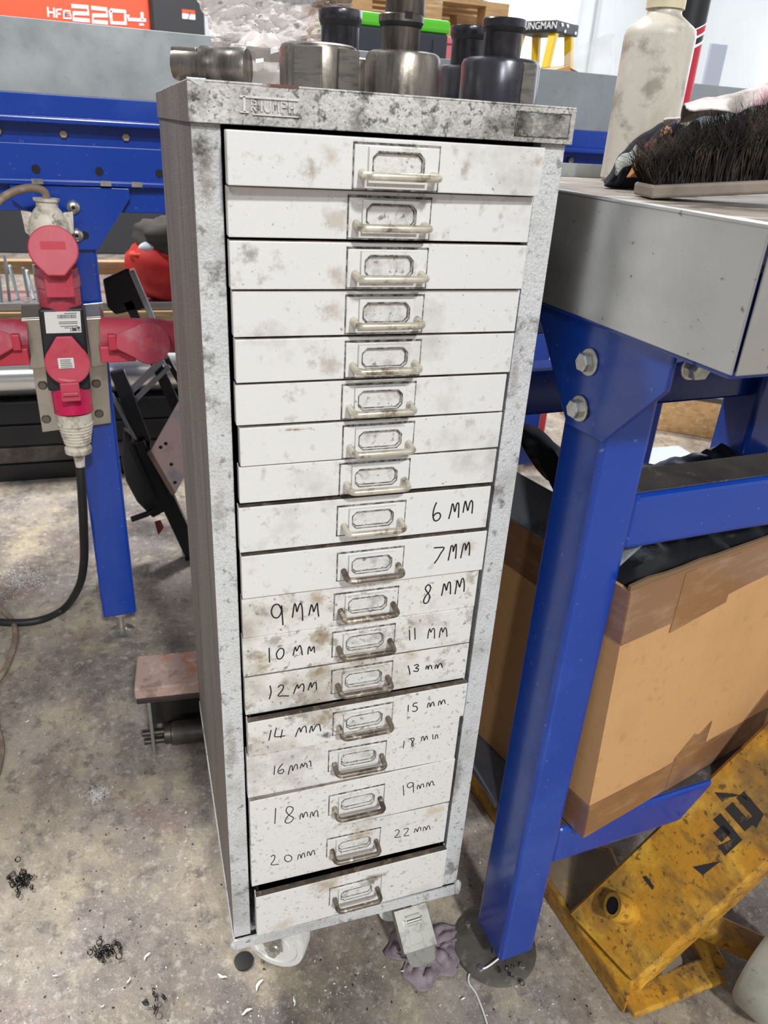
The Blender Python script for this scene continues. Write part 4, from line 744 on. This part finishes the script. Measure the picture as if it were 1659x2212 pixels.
build('side_channel', MB().bar(K(335, 780, 1.15), K(388, 895, 1.15), .024, .02), M_black, sd, bevel=.002); build('side_channel', MB().bar(K(358, 770, 1.16), K(400, 845, 1.16), .012, .02), M_black, sd, bevel=.002)
build('thin_strut', MB().bar(K(240, 850, 1.11), K(302, 965, 1.09), .008, .012), MATS['edge_grey_steel'], sd, bevel=.001)
build('gear_casing', MB().prism([K(268, 930, 1.10), K(300, 955, 1.10), K(345, 1060, 1.10), K(350, 1110, 1.10), K(330, 1120, 1.10), K(296, 1085, 1.10), K(272, 1040, 1.10), K(262, 990, 1.10)], (0, .03, 0)), mat('charcoal_casting', '#2c2d2e', .5), sd, bevel=.004)
for a, c, wv in (((298, 950), (408, 1188), .026), ((318, 960), (420, 1178), .014), ((284, 950), (352, 1100), .012)): build('main_leg', MB().bar(K(*a, 1.085), K(*c, 1.085), wv, .035), M_black, sd, bevel=.002)
build('stand_foot', MB().box((.02, 1.07, 0), (.075, 1.13, .02)), M_black, sd, bevel=.002)
build('lever', MB().tube([K(284, 1122, 1.08), K(318, 1110, 1.08), K(332, 1102, 1.085)], .007, 8), M_black, sd)
build('red_tag', MB().prism([K(334, 1128, 1.07), K(347, 1124, 1.07), K(354, 1140, 1.07), K(342, 1156, 1.07)], (0, .003, 0)), mat('dull_red', '#7d2f2a', .6), sd)
dp = build('drilled_plate', MB().prism([K(326, 974, 1.05), K(386, 868, 1.05), K(425, 930, 1.05), K(410, 1010, 1.05), K(379, 1066, 1.05)], (0, .006, 0)), M_plate, sd, bevel=.001)
build('plate_edge', MB().prism([K(326, 974, 1.05), K(379, 1066, 1.05), K(371, 1070, 1.05), K(318, 980, 1.05)], (0, .012, 0)), mat('brown_edge', '#7d665b', .6), dp)
each('plate_hole', [MB().lathe([(.0042, 0), (.0042, .0008)], K(u, v, 1.0505), (0, -1, 0), 12) for u, v in ((347, 966), (358, 958), (370, 1003), (378, 1042))], M_dark, dp)

# rusty roller bracket on the floor by the cabinet
rs = thing('roller_bracket', (-.05, .47, 0), 'rusty square tube bracket with dark roller on the floor', 'bracket')
Tr = Matrix.Translation((-.1, .445, 0)) @ Matrix.Rotation(math.radians(-4.5), 4, 'Z')
build('square_tube', MB().box((0, 0, .118), (.24, .088, .14), Tr), M_rust, rs, bevel=.003); build('tube_side', MB().box((.002, -.0012, .1085), (.24, .086, .119), Tr), M_darkpaint, rs, bevel=.002)
build('back_plate', MB().box((.022, .07, 0), (.24, .078, .11), Tr), M_darkpaint, rs); build('end_plate', MB().box((.018, -.002, 0), (.0235, .07, .11), Tr), mat('bright_plate_edge', '#8e908d', .4, .6), rs, bevel=.0008)
build('roller', MB().lathe([(.017, 0), (.017, .01), (.02, .012), (.02, .016), (.0205, .017), (.0205, .2)], Tr @ Vector((.040, .012, .028)), Tr.to_3x3() @ Vector((1, 0, 0)), 28), M_darkpaint, rs, smooth=35)
build('roller_pin', MB().cyl(Tr @ Vector((.004, .012, .034)), Tr @ Vector((.045, .012, .034)), .0055, n=12), M_darkpaint, rs, smooth=40); build('roller_pin', MB().cyl(Tr @ Vector((.006, .012, .016)), Tr @ Vector((.045, .012, .016)), .0055, n=12), M_darkpaint, rs, smooth=40)

# ------------------------------------------------------------------ press machine far behind on the left
YM = 5.75
mc = thing('press_machine', (-.8, 6.0, 0), 'orange and black press machine with white model lettering', 'machine')
xa, xb, xc = -3.2, ony(325, 40, YM).x, ony(442, 70, YM).x; zlo = ony(100, 110, YM).z
build('front_apron', MB().box((xa, YM, zlo), (xb, YM+.2, 2.6)), M_orange, mc, bevel=.01); build('side_column', MB().box((xb, YM-.05, zlo-.2), (xc, YM+.8, 2.6)), M_machblk, mc, bevel=.02)
build('lower_bed', MB().box((xa, YM-.02, 0), (xc+.2, YM+.3, .66)), M_machblk, mc, bevel=.01); build('frame_post', MB().box((xa, YM+.2, .66), (xa+.4, YM+.8, zlo+.1)).box((xc-.3, YM+.02, .66), (xc, YM+.7, zlo)), M_machblk, mc)
e = MB(); sc = 1659/560
for st, w in (([(305,45),(310,108)],7), ([(307,77),(346,82)],7), ([(345,50),(348,112)],7), ([(364,114),(362,62),(396,60)],7), ([(362,87),(388,90)],7), ([(410,68),(448,72),(450,90),(414,92)],7), ([(414,92),(454,96),(456,118),(408,116),(410,68)],7),
  ([(458,38),(562,46),(566,88),(472,84),(468,124),(574,132)],16), ([(584,50),(682,60),(686,100),(596,98),(592,138),(690,146)],16), ([(706,66),(800,74),(804,150),(714,146),(706,66)],16), ([(820,95),(822,124),(934,130)],14), ([(908,78),(910,132)],14), ([(905,150),(907,164)],22)):
    P_ = [ony(p[0]/sc, p[1]/sc, YM-.001) for p in st]; ribbon(e, P_, w/sc*(YM+.57)/FPX*1.05, (0, -1, 0), .003)
build('model_lettering', e, M_white, mc)
p = ony(393, 20, YM-.051); q = ony(422, 43, YM-.051); st = build('asset_sticker', MB().box((p.x, YM-.054, q.z), (q.x, YM-.05, p.z)), M_white, mc); build('sticker_band', MB().box((p.x, YM-.056, p.z-.022), (q.x, YM-.0535, p.z)), M_orange, st)
text_mesh('sticker_number', '7', basis(((p.x+q.x)/2, YM-.0555, (p.z+q.z)/2-.01), (1, 0, 0), (0, 0, 1)), .06, M_print, st, .001)

# ------------------------------------------------------------------ background on the right
# green-lidded tool case, red box and carton on the long bench
o = thing('tool_case', LB.w(.64, .3, .978), 'charcoal tool case with bright green lid on the long bench', 'case')
build('case_body', MB().box((.525, .2, .978), (.722, .42, 1.131), MLB), mat('charcoal_plastic', '#2d3038', .5), o, bevel=.004); build('case_lid', MB().box((.522, .196, 1.131), (.725, .424, 1.153), MLB), M_green, o, bevel=.006)
build('case_rib', MB().box((.60, .197, .985), (.606, .2, 1.12), MLB).box((.69, .197, .985), (.694, .2, 1.12), MLB), mat('charcoal_plastic', '#2d3038'), o)
o = build('red_carton', MB().box((.755, .3, .978), (.845, .5, 1.135), MLB).box((.75, .295, 1.125), (.85, .505, 1.137), MLB), mat('pink_red_card', '#d0707a', .6), None, bevel=.002); tag(o, 'small pinkish red carton on the long bench beside the tool case', 'box')
o = thing('brown_carton', LB.w(.98, .25, .978), 'open brown carton with raised flaps behind the galvanised edge', 'box')
build('carton_body', MB().box((.86, .12, .978), (1.1, .4, 1.07), MLB), M_card, o); build('carton_flap', MB().prism([LB.w(.87, .12, 1.07), LB.w(.945, .12, 1.093), LB.w(.965, .12, 1.07)], LB.y*.12), M_card, o); build('carton_flap', MB().prism([LB.w(.945, .13, 1.094), LB.w(1.03, .13, 1.07), LB.w(.96, .13, 1.07)], LB.y*.12), M_cardin, o)
def film(u, v):
    p = LB.w(.985+.08*u, .2+.05*math.sin(u*5), 1.0715+.085*v*math.sin(max(.05, u)*1.6)); return p+Vector((.008*nz(p, 25, 1), .012*nz(p, 22, 2), abs(.008*nz(p, 25, 3))))
mf = mat('white_film', '#e8ecf0', .25, alpha=.3)
o = build('stretch_film', MB().grid(film, 24, 18), mf, None, fix=False, smooth=30); tag(o, 'wisp of clear stretch film rising from the brown carton', 'plastic film')
# step ladder
LF = Frame(1.593, 2.5, -60); hz0, hz1 = 1.330, 1.372; ML = LF.M()
lw = thing('step_ladder', LF.w(-.1, .07, 0), 'yellow step ladder with black riveted top cap', 'ladder')
M_lcap = mat('ladder_cap_black', '#23262e', .5)
build('top_cap', MB().box((-.20, 0, hz0), (0, .17, hz1), ML), M_lcap, lw, bevel=.006)
text_mesh('cap_lettering', 'YOUNGMAN', basis(LF.w(-.096, -.0008, (hz0+hz1)/2+.001), LF.x, (0, 0, 1)), .034, M_white, lw, .0006)
each('rivet', [MB().lathe([(.0065, 0), (.0055, .003)], LF.w(0, y_, z_), LF.x, 12) for y_, z_ in ((.04, 1.358), (.08, 1.358), (.065, 1.340), (.145, 1.342))], M_zinc, lw)
for x_, dx, y_, dy in ((-.175, -.06, .03, -.36), (-.025, .05, .03, -.36), (-.175, -.05, .14, .30), (-.025, .05, .14, .30)):
    build('stile', MB().bar(LF.w(x_, y_, hz0+.01), LF.w(x_+dx, y_+dy, 0), .034, .024, LF.y), M_ladder, lw, bevel=.003)
for k in range(1, 5):
    t = k/5; build('tread', MB().box((-.175-.06*t, .015-.36*t, hz0*(1-t)-.012), (-.025+.05*t, .06-.36*t, hz0*(1-t)+.012), ML), M_lcap, lw, bevel=.003)
build('spreader', MB().bar(LF.w(-.028, -.03, 1.20), LF.w(-.02, .15, 1.18), .012, .006), M_lcap, lw)
# pallets in a stack
def pallet(z, label):
    r = thing('pallet', (1.36, 3.75, z), label, 'pallet', 'stacked wooden pallets')
    return r
p0 = pallet(0, 'wooden pallet lying on the floor as lowest of the tall stack'); 
for k in range(5): build('plank', MB().box((.96, 3.35+.19*k, .118), (1.76, 3.35+.19*k+.12, .138)), M_wood, p0)
for k in range(3): build('plank', MB().box((.96, 3.35+.36*k, 0), (1.76, 3.35+.36*k+.1, .02)), M_wood, p0)
for i in range(3):
    for j in range(3): build('spacer_block', MB().box((.96+.34*i, 3.35+.36*j, .02), (1.08+.34*i, 3.45+.36*j, .118)), M_wood, p0)
for n_ in range(1, 11):
    r = p0.copy(); COL.objects.link(r); r.location = (1.36+.03*math.sin(n_*2.1), 3.75, .1385*n_)
    r['label'] = 'wooden pallet, ' + ('second third fourth fifth sixth seventh eighth ninth tenth topmost'.split()[n_-1]) + (' from the floor in the tall stack' if n_ < 10 else ' of the tall stack behind the tool case')
    for ch in list(p0.children): c = ch.copy(); COL.objects.link(c); c.parent = r
zp = .1385*10+.138
def sack(u, v):
    a = u*2*math.pi; t = v*math.pi; d = Vector((math.cos(a)*math.sin(t), math.sin(a)*math.sin(t), math.cos(t))); k = 1+.15*nz(d, 2, 3)
    return Vector((1.58+d.x*.17*k, 3.6+d.y*.2*k, max(zp+.0005, zp+.06+d.z*.075*k)))
o = build('blue_white_sack', MB().grid(sack, 24, 16), mat('sack_print', '#dfe6ee', .5, spots=(('#2f7fc4', 7, .5, .54, .9),)), None, fix=False, smooth=60); tag(o, 'blue and white plastic sack lying on the pallet stack', 'sack')
o = build('grey_board', MB().box((3.16, 3.6, 0), (3.27, 3.62, 1.489)).box((3.12, 3.56, 0), (3.31, 3.66, .02)), mat('pale_grey_board', '#aeb6c6', .6), None, bevel=.002); tag(o, 'narrow pale grey board standing behind the red tube', 'board')
# things standing on the floor beyond the right-hand bench
o = thing('red_tool_box', (1.12, 1.45, 0), 'red plastic box with pale lid standing beyond the bench', 'box')
build('box_body', MB().box((.98, 1.5, 0), (1.22, 1.75, .17)), mat('crate_red', '#b3303c', .5), o, bevel=.008); build('box_lid', MB().box((.97, 1.49, .17), (1.23, 1.76, .20)), mat('crate_pink', '#cf7480', .5), o, bevel=.008)
o = thing('timber_beam', (1.75, 1.75, 0), 'thick wooden beam lying beyond the blue rails', 'timber')
build('beam', MB().bar((1.55, 1.95, .07), (2.15, 1.48, .07), .14, .10, (.6, .8, 0)), M_wood, o, bevel=.004); build('dark_strip', MB().bar((1.55, 1.95, .145), (2.15, 1.48, .145), .02, .10, (.6, .8, 0)), mat('dark_batten', '#4a4038', .7), o)
o = thing('printed_carton', (1.93, 1.85, 0), 'white carton with red print standing behind the timber beam', 'box')
build('carton_body', MB().box((1.78, 1.9, 0), (2.08, 2.1, .245)), mat('carton_red_print', '#d9d4d2', .6, spots=(('#c0414c', 9, .5, .53, .85, (1, 1, 4)),)), o); build('carton_top', MB().box((1.78, 1.9, .245), (2.08, 2.1, .25)), M_white, o)
o = build('foam_sheet', MB().box((1.4, 1.25, .0), (1.70, 1.42, .05)).box((1.42, 1.27, .05), (1.68, 1.40, .058)), mat('pale_foam', '#bfc6d6', .5), None, bevel=.004); tag(o, 'pale foam sheet lying on the floor before the beam', 'foam sheet')
o = build('yellow_board', MB().bar(ony(1596, 835, 1.2), onz(1540, 1012, .0), .045, .02, (0, 1, 0)), M_ladder, None, bevel=.002); tag(o, 'yellow board leaning on the floor beyond the bench', 'board')

# ------------------------------------------------------------------ yellow pallet lifter on the floor
YF = Frame(.455, -.150, 21)
yl = thing('pallet_lifter', YF.w(.2, .05, 0), 'worn yellow steel pallet lifter with black decal beside the bench leg', 'lifter')
tz = .034
foot = [Vector((.455, -.150, 0)), Vector((.431, .085, 0)), Vector((.413, .235, 0)), Vector((.455, .235, 0)), Vector((.50, .085, 0)), Vector((.56, .05, 0)), Vector((.53, -.085, 0))]
build('foot_plate', MB().prism([p+Vector((0, 0, .0)) for p in foot], (0, 0, tz)), M_yellow, yl, bevel=.004, seg=3)
build('foot_dust', MB().prism([Vector((.449, -.035, tz-.0005)), Vector((.437, .08, tz-.0005)), Vector((.5, .08, tz-.0005)), Vector((.55, .04, tz-.0005)), Vector((.545, -.0, tz-.0005))], (0, 0, .0015)), M_yeldust, yl)
# main arm: a folded channel rising steeply to the right from the foot plate
Al, Ar = onz(1232, 1961, .05), onz(1382, 2121, .05); Bl = ony(1659, 1608, -.06); nA = (Ar-Al).cross(Bl-Al).normalized()
if nA.z < 0: nA = -nA
Br = on_plane(1659, 1826, Al, nA); dA = ((Bl-Al).normalized()+(Br-Ar).normalized()).normalized(); wA = (Ar-Al).normalized(); wA = (wA-dA*wA.dot(dA)).normalized(); LA = .5
def arm(s, t, h=0): return Al.lerp(Ar, t)+dA*s+nA*h
sec = [(0, -.040), (0, -.012), (.015, -.004), (.05, 0), (.95, 0), (.985, -.004), (1.0, -.012), (1.0, -.040), (.97, -.040), (.97, -.006), (.03, -.006), (.03, -.040)]
n = len(sec); ring = [[arm(s, t, h) for t, h in sec] for s in (-.006, .08, .2, .4, LA)]
for p in ring[0]: p.z = max(p.z, .022)
b = MB(); b.add([p for r_ in ring for p in r_], [tuple(range(n)), tuple(range(4*n, 5*n))]+[(k*n+i_, k*n+(i_+1) % n, (k+1)*n+(i_+1) % n, (k+1)*n+i_) for k in range(4) for i_ in range(n)])
build('lift_arm', b, M_yellow, yl, smooth=40)
build('arm_root', MB().prism([arm(-.012, -.02, -.018), arm(-.012, 1.02, -.018), arm(.05, 1.0, -.003), arm(.05, 0, -.003)], Vector((0, 0, -.012))), M_yellow, yl, bevel=.003)
def armp(x, y, h=.0004): return on_plane(950+x/2.34, 1450+y/2.34, Al+nA*h, nA)
h0 = armp(875, 1185, .020); h1 = armp(985, 1225, -.014); bx_ = (h1-h0).normalized()
build('axle_boss', MB().lathe([(.0105, -.001), (.0155, -.001), (.0175, .001), (.0175, .030), (.012, .042)], h0, bx_, 28, cap=False), M_yellow, yl, smooth=35)
build('boss_hole', MB().lathe([(.0107, 0), (.0107, .0008)], h0, bx_, 20), M_dark, yl)
for st in ([(1520, 625), (1612, 730), (1578, 772)], [(1462, 680), (1562, 792)], [(1402, 735), (1502, 852), (1425, 908)], [(1452, 795), (1405, 842)]):
    dq = MB(); ribbon(dq, [armp(*p) for p in st], .0125, nA, .0004); build('decal_letter', dq, M_decal, yl)
each('torn_decal', [MB().prism([armp(*p) for p in pts], nA*.0004) for pts in (((1390, 612), (1430, 662), (1450, 640), (1520, 628), (1600, 688), (1570, 640), (1480, 618)), ((1280, 990), (1330, 1030), (1420, 960), (1350, 975)), ((1025, 1040), (1075, 1105), (1085, 1090), (1045, 1035)))], M_decal, yl)
b = MB(); b.bar((.458, -.146, .017), (.60, -.140, .017), .034, .010, (0, 0, 1)); b.bar((.60, -.14, .017), (.606, -.075, .022), .03, .012, (0, 0, 1)); build('roller_frame', b, M_yellow, yl, bevel=.003)
build('cross_brace', MB().bar(onz(1480, 1978, .05), onz(1720, 2088, .05), .030, .026, (0, 0, 1)), M_yellow, yl, bevel=.004)
build('load_roller', MB().lathe([(.012, 0), (.017, .003), (.017, .04), (.012, .043)], (.515, -.115, .018), (.98, .2, 0), 20), mat('roller_grey', '#6f675e', .5), yl, smooth=35)
build('push_rod', MB().tube([YF.w(.09, .05, .035), YF.w(.45, .04, .04)], .011, 12), mat('rusty_rod', '#6d4a36', .6), yl, smooth=50)
wc_ = Vector((.640, -.185, .062)); axw = Vector((.35, -.93, .0)).normalized()
wh = build('steer_wheel', MB().lathe([(.02, -.021), (.044, -.021), (.046, -.024), (.058, -.024), (.062, -.018), (.062, .018), (.058, .024), (.046, .024), (.044, .021), (.02, .021)], wc_, axw, 48), M_wheelgrey, yl, smooth=35)
build('hub', MB().lathe([(.014, 0), (.014, .030), (.010, .032)], wc_, axw, 24), M_zinc, wh, smooth=35)

# ------------------------------------------------------------------ on the floor
rg = random.Random(11)
def prag(u, v):
    c = onz(925, 2055, 0); a = u*2*math.pi; rr = (.042+.006*math.sin(3*a+1)+.005*math.sin(5*a)+.004*math.sin(9*a))*v
    p = Vector((c.x+rr*1.25*math.cos(a), c.y+rr*math.sin(a), .0)); p.z = .002+.016*(1-v**2)*abs(nz(p, 70, 2))*2+.012*abs(nz(p, 45, 5))*(1-v*.7); return p
o = build('shop_rag', MB().grid(prag, 60, 26), M_ragp, None, fix=False, smooth=60, solid=.0012); tag(o, 'crumpled mauve shop rag under the brake pedal', 'rag')
# swarf clumps
for u, v, n_, s in ((45, 1905, 34, .012), (228, 2055, 26, .011), (330, 2165, 10, .010), (1105, 2095, 14, .010)):
    c = onz(u, v, 0); q = MB()
    for k in range(n_):
        p = Vector((c.x+rg.gauss(0, s*.7), c.y+rg.gauss(0, s*.8), .002+abs(rg.gauss(0, .003)))); r_ = .0015+.003*rg.random(); tl_ = Vector((rg.gauss(0, 1), rg.gauss(0, 1), rg.gauss(0, .5))).normalized(); t2 = tl_.orthogonal().normalized(); t3 = tl_.cross(t2)
        pts = [p+t2*(r_*math.cos(a))+t3*(r_*math.sin(a))+tl_*(a*.0004) for a in [x*.7 for x in range(14)]]
        q.tube([Vector((a.x, a.y, max(.0008, a.z))) for a in pts], .0006, 4)
    o = build('swarf_clump', q, mat('swarf', '#2e2d2f', .3, .8, spots=(('#8c8a88', 200, .55, .65, .8),)), None)
    tag(o, {45: 'larger tangle of dark metal swarf on the open floor', 228: 'compact tangle of dark metal swarf on the open floor', 330: 'loose few curls of metal swarf on the open floor', 1105: 'curls of metal swarf beside the round bench foot'}[u], 'swarf', 'swarf on the floor')
q = MB()
for k in range(520):
    if k < 330: u, v = rg.uniform(0, 1300), rg.uniform(1500, 2212)
    else: u, v = rg.uniform(480, 1200), rg.uniform(1950, 2200)
    c = onz(u, v, 0)
    if -.01 < c.x < .29 and 0 < c.y < .43 and k % 3: continue
    s = .0005+.0012*rg.random()**3; a = rg.random()*6; d = Vector((math.cos(a), math.sin(a), .1)); e2 = Vector((-math.sin(a), math.cos(a), 0))
    q.prism([Vector((c.x, c.y, .0003))+d*s*1.4, Vector((c.x, c.y, .0003))+e2*s*.7, Vector((c.x, c.y, .0003))-d*s, Vector((c.x, c.y, .0003))-e2*s*.6], (0, 0, .0008))
o = build('metal_crumbs', q, mat('bright_crumbs', '#e6e4e0', .4), None); tag(o, 'fine bright metal crumbs scattered over the floor', 'debris', kind='stuff')
q = MB()
for k in range(420):
    u, v = rg.uniform(0, 1320), rg.uniform(1450, 2212); c = onz(u, v, 0); s = .0005+.0013*rg.random()**2; a = rg.random()*6; d = Vector((math.cos(a), math.sin(a), .1)); e2 = Vector((-math.sin(a), math.cos(a), 0))
    q.prism([Vector((c.x, c.y, .0003))+d*s, Vector((c.x, c.y, .0003))+e2*s*.8, Vector((c.x, c.y, .0003))-d*s*1.2, Vector((c.x, c.y, .0003))-e2*s*.6], (0, 0, .0007))
o = build('dark_crumbs', q, mat('dark_crumbs', '#2f2b29', .6), None); tag(o, 'fine dark grit scattered over the floor', 'debris', kind='stuff')
# white paint flakes, each a small curled chip
fl_ = ((318, 2068, .012, .9), (120, 2110, .006, .2), (278, 2120, .008, 1.1), (480, 2110, .013, -.7), (635, 2165, .012, 1.2), (533, 2188, .014, .1), (560, 2130, .016, .9), (1000, 2160, .006, .5), (870, 2100, .005, .1), (222, 2175, .005, .3), (60, 1560, .006, .4))
for k, (u, v, s, a) in enumerate(fl_):
    c = onz(u, v, 0); d = Vector((math.cos(a), math.sin(a), 0)); e2 = Vector((-math.sin(a), math.cos(a), 0))
    o = build('paint_flake', MB().grid(lambda x, y: c+d*((x-.5)*s)+e2*((y-.5)*s*.2*(1.1-(2*x-1)**2)+s*.12*math.sin(x*4+k))+Vector((0, 0, .0012+.0016*abs(math.sin(x*6+k))+.001*y)), 8, 4), mat('white_flake', '#f0efec', .5), None, fix=False, solid=.0006)
    tag(o, 'small curled white flake lying on the concrete floor', 'flake', 'white flakes on the floor')
# grey fluff
for u, v, s, lab in ((48, 1255, .05, 'wide patch of pale fluff on the floor near the bench leg'), (212, 1718, .016, 'small tuft of pale fluff on the open floor')):
    c = onz(u, v, 0); q = MB()
    for k in range(700 if s > .03 else 260):
        p = Vector((c.x+rg.gauss(0, s*.5), c.y+rg.gauss(0, s*.55), .001+abs(rg.gauss(0, .003)))); d = Vector((rg.gauss(0, 1), rg.gauss(0, 1), rg.gauss(0, .5))).normalized()*.004; e2 = Vector((d.y, -d.x, 0)).normalized()*.0005
        q.add([p-d, p+e2, p+d, p-e2], [(0, 1, 2, 3)])
    q.v = [Vector((p.x, p.y, max(.0004, p.z))) for p in q.v]
    o = build('fluff', q, mat('pale_fluff', '#d9d6d4', .9), None, fix=False); tag(o, lab, 'fluff', kind='stuff')
# white string by the round foot
o = build('white_string', MB().tube(catmull([onz(1075, 2030, .012)+Vector((0, -.02, 0)), onz(1050, 2090, .010), onz(1020, 2095, .003), onz(1012, 2120, .002), onz(1030, 2150, .002), onz(1052, 2212, .002), onz(1058, 2260, .002)], 8), .0012, 6), M_white, None, smooth=60); tag(o, 'thin white string trailing from the round bench foot', 'string')
q = MB().lathe([(.012, 0), (.0125, .003), (.010, .0035)], onz(527, 2078, 0), (0, 0, 1), 24); o = build('rubber_puck', q, M_blackrub, None, smooth=40); tag(o, 'small dark rubber disc on the floor under the cabinet', 'disc')
